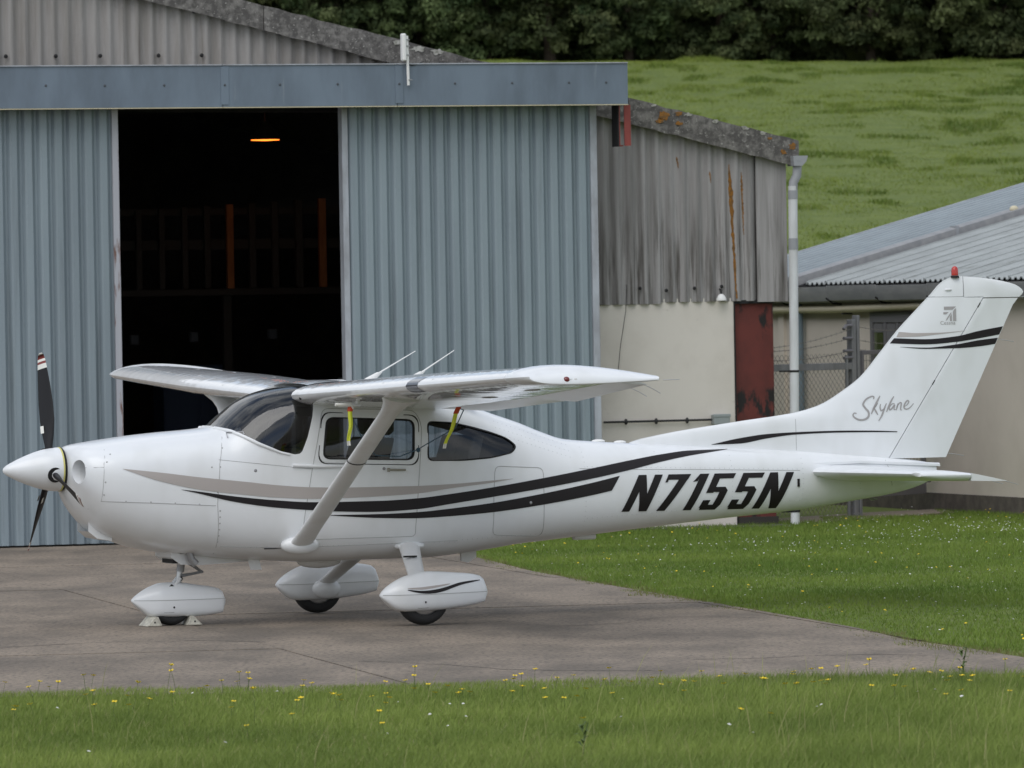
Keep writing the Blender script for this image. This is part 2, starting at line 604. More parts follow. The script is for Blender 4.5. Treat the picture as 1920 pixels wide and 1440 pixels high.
def door(name, u0, u1, y, trims, seed):
    d = empty(name, (0, 0, 0))
    d.parent = H
    p = .1695
    n = int(round((u1 - u0) / p))
    p = (u1 - u0) / n
    k = 0
    while k < n:
        c = min(6, n - k)
        trap_sheet(u0 + k * p, c, p, .04, 4.86, y - .002 * ((k // 6) % 2)).build('cladding_sheet', 'door_sheet', d)
        k += c
    MB().box(u0 - .02, u1 + .02, y + .02, y + .09, .03, 4.86).build('door_frame', 'hangar_inside', d)
    for a, b, m in trims:
        MB().box(a, b, y - .045, y + .10, .03, 4.86).build('edge_trim', m, d, bevel=.004)
    scr = None
    for z in (3.235, 1.63):
        for k in range(n):
            u = u0 + (k + .78) * p
            if scr is None:
                scr = MB().ball((0, 0, 0), .011, .006, .011, 6, 4).build('screw', 'dark', d)
                scr.location = (u, y - .003, z)
            else:
                share(scr, 'screw', d, (u, y - .003, z))
    return d


dl = door('sliding_door', -3.0, .735, 0.0, [(.735, .806, 'rusty_trim')], 1)
dl['label'] = 'left sliding door with peeling pale edge strip'
dr = door('sliding_door', 3.462, 6.312, .06, [(3.394, 3.462, 'trim_pale'), (6.314, 6.392, 'trim_pale')], 2)
dr['label'] = 'wide right sliding door beside the rendered wall'

# fascia over the door tracks
FASC = [(-3.0, 1.93), (1.93, 3.945), (3.945, 6.66)]
for a, b in FASC:
    m = MB().box(a + .003, b - .003, -.32, -.30, 4.825, 5.283)
    m.build('fascia_panel', 'fascia_paint', H, bevel=.003)
    MB().box(a + .003, b - .003, -.335, .3, 5.284, 5.296).build('top_flashing', 'trim_pale', H)
    MB().box(a + .003, b - .003, -.326, -.22, 4.815, 4.8235).build('drip_edge', 'pipe_cream', H)
MB().box(6.64, 6.657, -.297, .5, 4.827, 5.28).build('fascia_end', 'fascia_paint', H)
MB().box(-3, 6.63, .1, .14, 4.86, 5.27).build('track_board', 'hangar_inside', H)
for u in (1.955, 3.968):
    MB().box(u - .045, u + .045, -.329, -.322, 4.85, 5.27).build('joint_cover', 'fascia_paint', H, bevel=.002)
bolt2 = MB().ball((0, 0, 0), .017, .012, .017, 8, 4).build('bolt', 'dark', H)
bolt2.location = (-.75, .765, 5.44)
bolt = MB().ball((0, 0, 0), .014, .010, .014, 8, 4).build('bolt', 'bolt_grey', H)
bolt.location = (-.075, -.322, 5.075)
for u in (-.74, .59, 1.265, 2.59, 3.255, 4.62, 5.29, 5.96, 6.4):
    share(bolt, 'bolt', H, (u, -.322, 5.07))
for u in (1.955, 3.968):
    share(bolt, 'bolt', H, (u, -.331, 5.068))


def wave_sheet(u0, n, pitch, z0, ztop, y, amp=.028, flat=False, nz=8):
    m = MB()
    P = []
    seg = int(n * 8) if not flat else 4
    for r in range(nz + 1):
        row = []
        for k in range(seg + 1):
            u = u0 + n * pitch * k / seg
            zt = ztop(u)
            z = z0 + (zt - z0) * r / nz
            d = 0 if flat else -amp * math.cos(2 * PI * (u - 6.72) / pitch)
            row.append((u, y + d, z))
        P.append(row)
    return m.grid(P)


PT = .1605
# gable above the fascia, hung in sheets of seven waves
u = 6.72 - 63 * PT
while u < 4.25:
    wave_sheet(u, 7, PT, 5.2, lambda q: max(z_lo(q) + .05, 5.22), .80 - .004 * (int(u * 10) % 2), nz=4).build('gable_sheet', 'gable_sheet_paint', H, smooth=60)
    u += 7 * PT
wave_sheet(6.43, 6, PT, 2.572, lambda q: z_lo(q) + .05, .785).build('cement_sheet', 'cement_sheet', H, smooth=60)
wave_sheet(7.36, 7.5, PT, 2.590, lambda q: z_lo(q) + .05, .790).build('cement_sheet', 'cement_sheet', H, smooth=60)
MB().box(8.566, 8.935, .765, .80, 2.575, 4.26).build('corner_sheet', 'cement_sheet', H, bevel=.003)
for u, z in ((7.13, 2.755), (7.45, 2.725), (7.79, 2.745), (8.12, 2.76)):
    share(bolt2, 'bolt', H, (u, .752, z), scale=(1.3, 1.3, 1.3))
for u in (.32, .83, 1.50, 2.0, -.25):
    share(bolt2, 'bolt', H, (u, .765, 5.44), scale=(1.4, 1.4, 1.4))
for u in (1.9, 2.9, 3.85):
    share(bolt2, 'bolt', H, (u, .70, z_lo(u) + .02), scale=(1.6, 1.6, 1.6))
# barge boards down the roof edge
bb = [-4.0, .2, 2.7, 4.96, 7.0, 9.06]
for k in range(5):
    a, b = bb[k] + .004, bb[k + 1] - .004
    m = MB()
    n = 14
    rings = []
    for i in range(n + 1):
        q = a + (b - a) * i / n
        j1, j2 = random.uniform(-.012, .012), random.uniform(-.008, .008)
        if i in (0, n): j1 = j2 = 0
        yo = .015 if k % 2 else 0
        rings.append([(q, .66 + yo, z_lo(q) + j2), (q, .655 + yo, z_up(q) + j1), (q, .92, z_up(q) + j1 + .01), (q, .92, z_lo(q) + .1)])
    m.loft(rings)
    m.build('barge_board', 'cement_board', H)


def blob(name, u, z, r, asp, y, mt, seed):
    rr = random.Random(seed)
    n = 16
    ph = [rr.uniform(.5, 1.15) for _ in range(n)]
    P = [(u + r * ph[i] * math.cos(2 * PI * i / n), z + r * asp * ph[i] * math.sin(2 * PI * i / n)) for i in range(n)]
    return MB().prism(P, 'y', y - .004, y + .004).build(name, mt, H)


for i, (u, z, r, asp) in enumerate([(7.42, 4.72, .07, .9), (7.6, 4.74, .05, .6), (7.6, 4.63, .045, .6), (8.98, 4.36, .05, .9), (8.87, 4.29, .035, 1.2), (7.37, 4.66, .05, .7), (8.7, 4.45, .03, .6)]):
    blob('lichen_patch', u, z, r, asp, .653, 'lichen', i)
for i, (u, z, r) in enumerate([(7.72, 4.73, .05), (8.05, 4.65, .05), (8.4, 4.57, .06), (8.62, 4.51, .05), (7.3, 4.84, .04), (4.5, 5.50, .1), (4.72, 5.46, .08), (4.25, 5.57, .07)]):
    blob('lichen_crust', u, z, r, .45, .652, 'moss_white', 40 + i)
# rusty-orange lichen streaks running down the cement sheets
for i, (uu, z0, z1, w) in enumerate([(8.255, 4.16, 2.62, .028), (8.405, 4.07, 3.35, .018), (7.62, 4.25, 4.12, .013), (8.0, 4.08, 3.95, .012)]):
    m = MB()
    P = []
    n = 40
    rr = random.Random(i)
    for k in range(n + 1):
        z = z0 + (z1 - z0) * k / n
        ww = w * math.sin(PI * min(1, .04 + k / n * 1.6 if k < n * .5 else .5)) * rr.uniform(.45, 1.1) * (1 - .75 * k / n)
        ww = max(ww, .003)
        c = uu + .05 * k / n * (1 if i == 0 else .3) + rr.uniform(-.004, .004)
        y = lambda q: .79 - .028 * math.cos(2 * PI * (q - 6.72) / PT) - .004
        P.append([(c - ww, y(c - ww), z), (c, y(c), z), (c + ww, y(c + ww), z)])
    m.grid(P).build('lichen_streak', 'lichen', H)

MB().box(6.40, 8.285, .815, 1.0, -.1, 2.63).build('rendered_wall', 'render_wall', H, bevel=.004)
MB().box(6.395, 6.412, .72, .81, 0, 4.82).build('door_guide', 'dark', H)
MB().box(8.298, 8.775, .845, .885, .0, 2.60).build('red_door', 'red_oxide', H, bevel=.003)
MB().box(8.287, 8.297, .80, .9, 0, 2.6).build('door_stop', 'dark', H)
MB().box(8.30, 8.775, .80, .844, 2.56, 2.60).build('door_lintel', 'dark', H)
MB().box(8.30, 8.78, .78, .842, -.02, .11).build('door_step', 'timber_dark', H)
# red channel bracket under the fascia end
m = MB().box(6.60, 6.612, -.16, .05, 4.36, 4.82).box(6.66, 6.735, -.17, -.155, 4.36, 4.82).box(6.612, 6.66, .03, .05, 4.36, 4.82)
m.box(6.612, 6.66, -.12, .03, 4.355, 4.37).build('red_bracket', 'red_steel', H)
MB().box(6.585, 6.599, -.165, .05, 4.352, 4.82).build('bracket_plate', 'dark', H)
# roof, back and side walls, floor
rf = MB()
rf.add([(-4.2, .7, z_up(-4.2) - .02), (9.0, .7, z_up(9.0) - .02), (9.0, 15, z_up(9.0) - .02), (-4.2, 15, z_up(-4.2) - .02),
        (-4.2, .7, z_up(-4.2) - .09), (9.0, .7, z_up(9.0) - .09), (9.0, 15, z_up(9.0) - .09), (-4.2, 15, z_up(-4.2) - .09)],
       [(0, 1, 2, 3), (4, 5, 6, 7), (0, 1, 5, 4), (1, 2, 6, 5), (2, 3, 7, 6), (3, 0, 4, 7)])
rf.add([(-4.2, .7, z_up(-4.2) - .02), (-17.5, .7, z_up(9.1)), (-17.5, 15, z_up(9.1)), (-4.2, 15, z_up(-4.2) - .02)], [(0, 1, 2, 3)])
rf.build('roof', 'cement_board', H)
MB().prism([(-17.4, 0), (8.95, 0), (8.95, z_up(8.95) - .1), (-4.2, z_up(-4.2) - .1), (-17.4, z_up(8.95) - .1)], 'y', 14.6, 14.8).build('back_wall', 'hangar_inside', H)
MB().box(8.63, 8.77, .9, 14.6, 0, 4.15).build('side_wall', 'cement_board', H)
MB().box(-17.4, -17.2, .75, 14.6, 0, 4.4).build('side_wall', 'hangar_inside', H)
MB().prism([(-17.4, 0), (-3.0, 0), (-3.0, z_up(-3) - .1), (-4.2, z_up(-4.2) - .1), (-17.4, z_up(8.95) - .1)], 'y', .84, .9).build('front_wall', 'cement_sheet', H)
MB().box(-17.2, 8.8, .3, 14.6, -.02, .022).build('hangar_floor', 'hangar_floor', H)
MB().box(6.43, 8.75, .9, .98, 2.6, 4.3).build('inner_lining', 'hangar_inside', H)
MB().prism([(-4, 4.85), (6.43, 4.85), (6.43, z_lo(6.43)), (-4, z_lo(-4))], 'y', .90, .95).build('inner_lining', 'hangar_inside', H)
# gutter end and rain-water pipe on the corner
m = MB()
m.loft([[(9.02 + .065 * math.cos(t) * s, .62 + .065 * math.sin(t), z) for t in [2 * PI * k / 14 for k in range(14)]] for z, s in ((4.19, 1.1), (4.185, 1.1))])
m.prism([(8.95, 4.245), (9.13, 4.245), (9.11, 4.18), (9.06, 4.13), (8.96, 4.13)], 'y', .56, .78)
m.build('gutter_end', 'pvc_grey', H)
MB().tube([(9.03, .64, 4.16), (9.02, .64, 4.02), (8.975, .64, 3.94), (8.968, .64, 3.8)], .052, 14).build('pipe_swan_neck', 'pvc_grey', H, smooth=40)
MB().tube([(8.968, .64, 3.9), (8.95, .64, 2), (8.928, .64, .02)], .053, 18).build('downpipe', 'pvc_white', H, smooth=40)
for z, hh, mt in ((3.80, .10, 'pvc_grey'), (3.235, .13, 'pvc_grey'), (1.775, .025, 'dark'), (.17, .03, 'dark')):
    xx = 8.928 + .04 * z / 3.9
    MB().tube([(xx, .64, z - hh / 2), (xx, .64, z + hh / 2)], .0565, 18).build('pipe_collar', mt, H, smooth=40)
MB().box(8.78, 8.90, .68, .69, 1.765, 1.785).build('pipe_bracket', 'dark', H)
MB().box(8.78, 8.89, .68, .69, .155, .185).build('pipe_bracket', 'dark', H)

# things fixed to the hangar
HM = Matrix.Translation((-5.07, 76.21, 0)) @ Matrix.Rotation(rad(18), 4, 'Z')


def hpos(u, w, z):
    return HM @ Vector((u, -w, z))


c = empty('electrical_conduit', hpos(6.69, -.80, 1.235), rad(18), 'black conduit with grey junction box on the cream rendered wall', 'conduit')
MB().tube([(-.02, -.035, 0), (1.29, -.035, .003)], .0125, 8).build('conduit_pipe', 'black_pipe', c)
for q in (.25, .615, .99):
    MB().ball((q, -.03, 0), .022, .022, .036, 8, 5).build('saddle_clip', 'black_pipe', c)
jb = MB().box(1.29, 1.49, -.10, .0, -.055, .062).build('junction_box', 'box_grey', c, bevel=.008)
MB().box(1.284, 1.496, -.107, -.09, .03, .066).build('box_lid', 'box_grey', jb, bevel=.004)
wl = empty('wall_lamp', hpos(8.105, -.775, 2.60), rad(18), 'small white lamp poking out under the corrugated sheets', 'lamp')
MB().loft([[(r * math.cos(t), -.05 + r * math.sin(t) * .8, z) for t in [2 * PI * k / 12 for k in range(12)]] for z, r in ((.0, .062), (.02, .06), (.05, .045), (.075, .02))]).build('lamp_shade', 'antenna_white', wl, smooth=40)
MB().tube([(0, -.05, .07), (.0, -.03, .12), (0, .0, .13)], .012, 6).build('lamp_arm', 'dark', wl)
wr = MB().tube([(0, 0, 0), (-.02, -.01, -.3), (-.09, -.005, -.7), (-.135, -.002, -1.1), (-.15, 0, -1.2)], .004, 5).build('hanging_wire', 'black_pipe')
wr.location = hpos(6.97, -.75, 2.80)
wr.rotation_euler = (0, 0, rad(18))
tag(wr, 'thin dark wire hanging down the cream wall from the corrugated sheets', 'wire')
an = empty('radio_antenna', hpos(4.02, .36, 5.05), rad(18), 'white panel antenna on a short pole clamped to the fascia', 'antenna')
MB().tube([(.045, 0, 0), (.035, 0, .55)], .016, 8).build('pole', 'antenna_white', an)
MB().box(-.035, .012, -.06, .03, .27, .575).build('panel', 'antenna_white', an, bevel=.012)
for z in (.33, .43, .50):
    MB().box(.0, .06, -.025, .025, z, z + .012).build('clamp', 'dull_steel', an)
MB().tube([(.04, .02, .25), (.10, .03, .22), (.16, .03, .235), (.24, .04, .27)], .005, 6).build('cable', 'black_pipe', an)
MB().tube([(.04, -.02, .06), (.085, -.02, .06)], .006, 6).build('clamp_bolt', 'dull_steel', an)

# inside the hangar: lamp and racking
lm = empty('hanging_lamp', hpos(4.22, -6.0, 4.63), rad(18), 'orange glowing high bay lamp inside the dark hangar', 'lamp')
MB().loft([[(r * math.cos(t), r * math.sin(t), z) for t in [2 * PI * k / 20 for k in range(20)]] for z, r in ((.0, .18), (.03, .175), (.14, .09), (.22, .05))], caps=False).build('lamp_shade', 'hangar_inside', lm, smooth=40)
MB().loft([[(r * math.cos(t), r * math.sin(t), z) for t in [2 * PI * k / 20 for k in range(20)]] for z, r in ((-.012, .05), (-.006, .17), (.004, .17))]).build('bulb_diffuser', 'lamp_glow', lm)
MB().tube([(0, 0, .2), (0, 0, 1.4)], .008, 6).build('hanging_rod', 'black_pipe', lm)
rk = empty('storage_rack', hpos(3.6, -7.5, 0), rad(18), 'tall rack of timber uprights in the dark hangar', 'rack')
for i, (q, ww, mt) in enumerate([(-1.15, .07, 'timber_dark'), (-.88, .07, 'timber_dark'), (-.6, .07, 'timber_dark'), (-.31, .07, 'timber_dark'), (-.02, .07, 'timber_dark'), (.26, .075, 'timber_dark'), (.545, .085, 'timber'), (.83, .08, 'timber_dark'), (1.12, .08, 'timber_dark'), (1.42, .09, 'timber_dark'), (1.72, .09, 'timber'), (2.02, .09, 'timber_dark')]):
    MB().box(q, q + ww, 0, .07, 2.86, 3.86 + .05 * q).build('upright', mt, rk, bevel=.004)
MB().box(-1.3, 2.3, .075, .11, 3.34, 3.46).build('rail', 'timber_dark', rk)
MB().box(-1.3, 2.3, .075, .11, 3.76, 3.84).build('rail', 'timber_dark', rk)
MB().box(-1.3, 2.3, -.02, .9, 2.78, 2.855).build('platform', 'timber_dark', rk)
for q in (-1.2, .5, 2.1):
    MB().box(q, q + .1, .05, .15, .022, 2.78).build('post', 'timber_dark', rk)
for q, hgt in ((.62, 1.6), (.84, 1.55), (1.22, 1.75)):
    o = empty('metal_stand', hpos(3.6 + q - .2, -4.4, .022), rad(18), 'grey metal post standing just inside the hangar doorway', 'stand', 'grey posts inside the hangar')
    MB().box(0, .05, 0, .05, 0, hgt).build('post', 'galvanised', o)
    MB().box(-.1, .15, -.1, .15, 0, .02).build('base_plate', 'galvanised', o)

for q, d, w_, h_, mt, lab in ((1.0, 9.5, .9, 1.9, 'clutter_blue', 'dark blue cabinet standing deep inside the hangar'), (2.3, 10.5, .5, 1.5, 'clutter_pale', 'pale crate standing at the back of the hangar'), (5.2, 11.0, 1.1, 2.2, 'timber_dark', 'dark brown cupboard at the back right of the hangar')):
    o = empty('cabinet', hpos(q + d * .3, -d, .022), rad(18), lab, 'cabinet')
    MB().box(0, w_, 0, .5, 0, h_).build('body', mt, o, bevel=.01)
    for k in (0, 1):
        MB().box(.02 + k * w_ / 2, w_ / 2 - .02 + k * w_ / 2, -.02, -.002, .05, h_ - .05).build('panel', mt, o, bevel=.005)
for i, q in enumerate((2.05, 2.78, 3.75)):
    o = MB().box(0, .10, 0, .1, 0, .12).build('wall_box', 'clutter_pale', bevel=.01)
    o.location, o.rotation_euler = hpos(q + .25, -5.2, 2.2 + .02 * i), (0, 0, rad(18))
    tag(o, ('leftmost', 'middle', 'rightmost')[i] + ' of three small pale boxes in the dark hangar', 'box', 'small boxes in the hangar')
for z, l in ((3.4, 2.6), (2.55, 1.8)):
    o = MB().box(0, l, 0, .08, 0, .12).build('beam', 'clutter_pale')
    o.location, o.rotation_euler = hpos(2.0, -12.0, z), (0, 0, rad(18))
    tag(o, 'dim pale beam on the back wall, ' + ('upper' if z > 3 else 'lower') + ' of two', 'beam', 'pale beams in the hangar')

# ------------------------------------------------------------------ low building on the right
LB = empty('low_building', (5.06, 84.7, 0), math.atan2(-.95537, .29541), 'low beige building with ribbed grey metal roof behind the tail fin', 'building')
TS = .272


def rz(y): return 2.83 + TS * y


MB().box(-7.6, 9, 0, .2, .22, 2.70).build('wall', 'low_wall', LB)
MB().box(-7.6, 9, -.012, .2, -.1, .218).build('plinth', 'plinth', LB)
MB().add([(-7.6, 0, 2.7), (-7.6, 12, 2.7 + TS * 12), (-7.6, 12, 0), (-7.6, 0, 0)], [(0, 1, 2, 3)]).build('gable_wall', 'low_wall', LB)


def rib_roof(x0, x1, y0, y1, pitch, dep, dz, nm, mt):
    pr = []
    n = int(round((x1 - x0) / pitch))
    for k in range(n):
        b = x0 + (x1 - x0) * k / n
        pr += [(b, 0), (b + .12 * pitch, dep), (b + .45 * pitch, dep), (b + .57 * pitch, 0)]
    pr.append((x1, 0))
    top = [[(a, y, rz(y) + d + dz) for a, d in pr] for y in (y0, (y0 + y1) / 2, y1)]
    m = MB().grid(top)
    m.grid([[(a, y0 - .001, rz(y0) + d + dz) for a, d in pr], [(a, y0 - .001, rz(y0) + d + dz - .012) for a, d in pr]])
    return m.build(nm, mt, LB, fix=False)


for k in range(18):
    x0 = -3.85 + .708 * k
    rib_roof(x0, x0 + .712, -.16, 9, .178, .026, .012, 'roof_sheet', 'roof_near')
    MB().add([(x0 - .012, -.16, rz(-.16) + .012), (x0 + .03, -.16, rz(-.16) + .012), (x0 + .03, -.16, rz(-.16) + .052), (x0 - .012, -.16, rz(-.16) + .052), (x0 - .012, 9, rz(9) + .012), (x0 + .03, 9, rz(9) + .012), (x0 + .03, 9, rz(9) + .052), (x0 - .012, 9, rz(9) + .052)], [(0, 1, 2, 3), (1, 5, 6, 2), (2, 6, 7, 3), (0, 3, 7, 4)]).build('standing_seam', 'roof_near', LB)
for x0 in (-8.0, -6.02):
    rib_roof(x0, x0 + 1.98, -.05, 9, .33, .055, .03, 'roof_sheet', 'roof_far')
MB().add([(-8.02, -.1, rz(-.1) + .10), (-7.96, -.1, rz(-.1) + .10), (-7.96, 9, rz(9) + .10), (-8.02, 9, rz(9) + .10), (-8.02, -.1, rz(-.1) - .1), (-7.96, -.1, rz(-.1) - .1), (-7.96, 9, rz(9) - .1), (-8.02, 9, rz(9) - .1)],
         [(0, 1, 2, 3), (0, 3, 7, 4), (1, 2, 6, 5), (0, 1, 5, 4), (3, 2, 6, 7)]).build('verge_trim', 'trim_pale', LB)
MB().add([(-8, -.1, rz(-.1) - .02), (9, -.1, rz(-.1) - .02), (9, 9, rz(9) - .02), (-8, 9, rz(9) - .02)], [(0, 1, 2, 3)]).build('roof_lining', 'dark', LB)
# raised gutter running up the slope between the two roofs, in three lengths
for a, b in ((-.3, 1.95), (1.96, 3.55), (3.56, 9.0)):
    m = MB()
    q0, q1 = (-4.15, -3.93)
    vs = []
    for y in (a, b):
        vs += [(q0, y, rz(y) + .02), (q1, y, rz(y) + .02), (q1, y, rz(y) + .135), (q0, y, rz(y) + .155)]
    m.add(vs, [(0, 1, 5, 4), (1, 2, 6, 5), (2, 3, 7, 6), (3, 0, 4, 7), (0, 1, 2, 3), (4, 5, 6, 7)])
    m.build('valley_gutter', 'gutter_grey', LB, bevel=.004)
    MB().box(q0 - .006, q1 + .006, b - .03, b + .01, rz(b) + .03, rz(b) + .16).build('gutter_joint', 'pvc_grey', LB)
MB().ball((-4.0, 2.75, rz(2.75) + .15), .04, .06, .045).build('gutter_cap', 'pipe_cream', LB, smooth=60)
# eave gutter in lengths
gx = [-7.6, -4.7, -2.9, -1.1, .7, 2.5, 4.3, 6.1]
for k in range(len(gx) - 1):
    pr = [(-.02, 2.80), (-.02, 2.60), (-.09, 2.56), (-.20, 2.59), (-.235, 2.70), (-.24, 2.775), (-.23, 2.775), (-.215, 2.70), (-.06, 2.62), (-.035, 2.8)]
    m = MB()
    m.loft([[(q, a, b - .01 * (k % 2)) for a, b in pr] for q in (gx[k] + .006, gx[k + 1] - .006)])
    m.build('eave_gutter', 'gutter_grey', LB, smooth=35)
    MB().tube([(gx[k + 1], -.03, 2.54), (gx[k + 1], -.15, 2.55), (gx[k + 1], -.24, 2.62)], .012, 6).build('gutter_bracket', 'dark', LB)
MB().tube([(-4.33, -.12, 2.62), (-4.33, -.1, 2.45), (-4.33, -.1, 0)], .06, 14).build('downpipe', 'pipe_blue', LB, smooth=40)
MB().tube([(-7, -.09, 2.49), (-3, -.09, 2.475), (0.4, -.09, 2.505)], .047, 12).build('wall_pipe', 'pipe_cream', LB, smooth=40)
for q in (-6, -2.6, -.2):
    MB().box(q - .015, q + .015, -.14, 0, 2.41, 2.43).build('pipe_bracket', 'dark', LB)
MB().box(-5.3, -5.1, -.035, 0, .3, 2.55).build('wall_pilaster', 'low_wall', LB)
wn = MB().box(-1.86, -1.76, -.04, .05, 1.0, 2.43).box(-.5, -.4, -.04, .05, 1.0, 2.43).box(-1.76, -.5, -.04, .05, 2.30, 2.43).box(-1.76, -.5, -.04, .05, 1.0, 1.08).box(-1.38, -1.30, -.038, .05, 1.08, 2.30).box(-.94, -.86, -.038, .05, 1.08, 2.30)
wn = wn.build('window', 'frame_grey', LB, bevel=.004)
for a, b, zt in ((-1.73, -1.41, 2.18), (-1.27, -.97, 2.02), (-.83, -.53, 2.1)):
    MB().box(a, b, -.03, -.022, 1.12, zt).build('pane', 'pane_glass', wn)
    MB().box(a, b, -.016, -.006, 1.12, zt).build('blind', 'curtain', wn)
    MB().box(a, b, -.034, -.018, zt + .002, 2.29).build('top_panel', 'frame_grey', wn)

# ------------------------------------------------------------------ fence and gate between the buildings
F0, F1 = Vector((2.72, 80.75, 0)), Vector((4.05, 82.45, 0))
fa = math.atan2(F1.y - F0.y, F1.x - F0.x)
FL = (F1 - F0).length
FN = empty('chain_link_fence', F0, fa, 'chain link fence topped with barbed wire behind the white downpipe', 'fence')
MB().box(FL - .05, FL + .03, -.04, .04, 0, 2.35).build('corner_post', 'galvanised', FN, bevel=.004)
MB().box(FL + .075, FL + .125, -.03, .05, 0, 2.40).build('gate_post', 'galvanised', FN, bevel=.004)
MB().tube([(FL - .16, -.03, 0), (FL - .16, -.03, 1.93)], .02, 8).build('tension_bar', 'galvanised', FN)
MB().box(0, FL - .055, -.035, .015, 1.76, 1.84).build('rail', 'galvanised', FN, bevel=.003)
MB().box(0, FL - .055, -.03, .01, .28, .32).build('rail', 'galvanised', FN, bevel=.003)
for z, tip in ((2.28, -.07), (2.13, 0), (1.98, 0), (1.90, -.01)):
    MB().tube([(FL - .04, -.03, z), (FL - .16, -.03, z), (FL - .21, -.03, z + tip * .6)], .021, 6).build('arm', 'frame_grey', FN)
m = MB()
s_ = .085
zlo, zhi = .06, 1.95
n = int(FL / s_) + 1
for k in range(-int((zhi - zlo) / s_) - 1, n + int((zhi - zlo) / s_) + 1):
    for sg in (1, -1):
        x0, x1 = k * s_, k * s_ + sg * (zhi - zlo)
        t0, t1 = 0.0, 1.0
        for lim, hi in ((0, False), (FL - .06, True)):
            pass
        pts = []
        for t in (0, 1):
            pts.append((x0 + (x1 - x0) * t, zlo + (zhi - zlo) * t))
        (a, za), (b, zb) = pts
        if a > b: (a, za), (b, zb) = (b, zb), (a, za)
        lo_, hi_ = 0.0, FL - .06
        if b <= lo_ or a >= hi_: continue
        if a < lo_: za += (zb - za) * (lo_ - a) / (b - a); a = lo_
        if b > hi_: zb = za + (zb - za) * (hi_ - a) / (b - a); b = hi_
        if b - a < .01: continue
        m.tube([(a, -.012 * sg - .005, za), (b, -.012 * sg - .005, zb)], .0032, 4, caps=False)
tag(m.build('wire_mesh', 'wire', FN, fix=False), kind='stuff')
for z0, z1, zm in ((2.02, 2.24, 2.06), (2.0, 2.13, 2.03), (1.90, 1.98, 1.92)):
    m = MB()
    P = []
    for k in range(21):
        t = k / 20
        P.append((FL * t - .06 * t, -.04, z0 + (z1 - z0) * t - .05 * math.sin(PI * t)))
    m.tube(P, .0035, 4)
    for k in range(1, 20):
        p = P[k]
        m.tube([(p[0] - .012, p[1] - .012, p[2] - .014), (p[0] + .012, p[1] + .012, p[2] + .016)], .003, 3)
    m.build('barbed_wire', 'wire', FN, fix=False)
GT0, GT1 = Vector((4.16, 82.65, 0)), Vector((5.0, 84.35, 0))
ga = math.atan2(GT1.y - GT0.y, GT1.x - GT0.x)
GL_ = (GT1 - GT0).length
GT = empty('mesh_gate', GT0, ga, 'grey framed wire mesh gate between fence post and beige building', 'gate')
m = MB().box(0, .05, -.025, .025, .22, 1.98).box(GL_ - .05, GL_, -.025, .025, .22, 1.98).box(.05, GL_ - .05, -.024, .024, 1.93, 1.98).box(.05, GL_ - .05, -.024, .024, .22, .34).box(.05, GL_ - .05, -.024, .024, 1.3, 1.35)
m.build('gate_frame', 'frame_grey', GT, bevel=.003)
m = MB()
for k in range(int(GL_ / .1)):
    m.tube([(.07 + k * .1, 0, .3), (.07 + k * .1, 0, 1.95)], .0035, 4, caps=False)
for k in range(16):
    m.tube([(.03, .004, .36 + k * .1), (GL_ - .03, .004, .36 + k * .1)], .0035, 4, caps=False)
tag(m.build('wire_mesh', 'wire', GT, fix=False), kind='stuff')
MB().box(GL_ + .02, GL_ + .1, -.04, .06, .35, .6).build('latch', 'frame_grey', GT, bevel=.004)
for z0, dz in ((2.26, .0), (2.1, .0), (1.99, .02)):
    m = MB()
    P = [(GL_ * k / 12, 0, z0 + dz * k / 12 - .05 * math.sin(PI * k / 12)) for k in range(13)]
    m.tube(P, .0035, 4)
    for p in P[1:-1]:
        m.tube([(p[0] - .012, p[1] - .012, p[2] - .014), (p[0] + .012, p[1] + .012, p[2] + .016)], .003, 3)
    m.build('barbed_wire', 'wire', GT, fix=False)
m = MB().prism([(2.5, 79.9), (3.6, 80.4), (5.3, 83.2), (5.2, 84.6), (4.2, 83.6), (2.8, 81.4)], 'z', .0, .02)
tag(m.build('gravel_path', 'gravel_tan'), kind='structure')
# ------------------------------------------------------------------ the aeroplane (x forward, y to its left, z up)
A = empty('light_aeroplane', (-1.2, 56.55, 0), PI + rad(19.53),
          'white high wing single engine aeroplane with black and grey swoosh stripes parked on the apron', 'aeroplane')
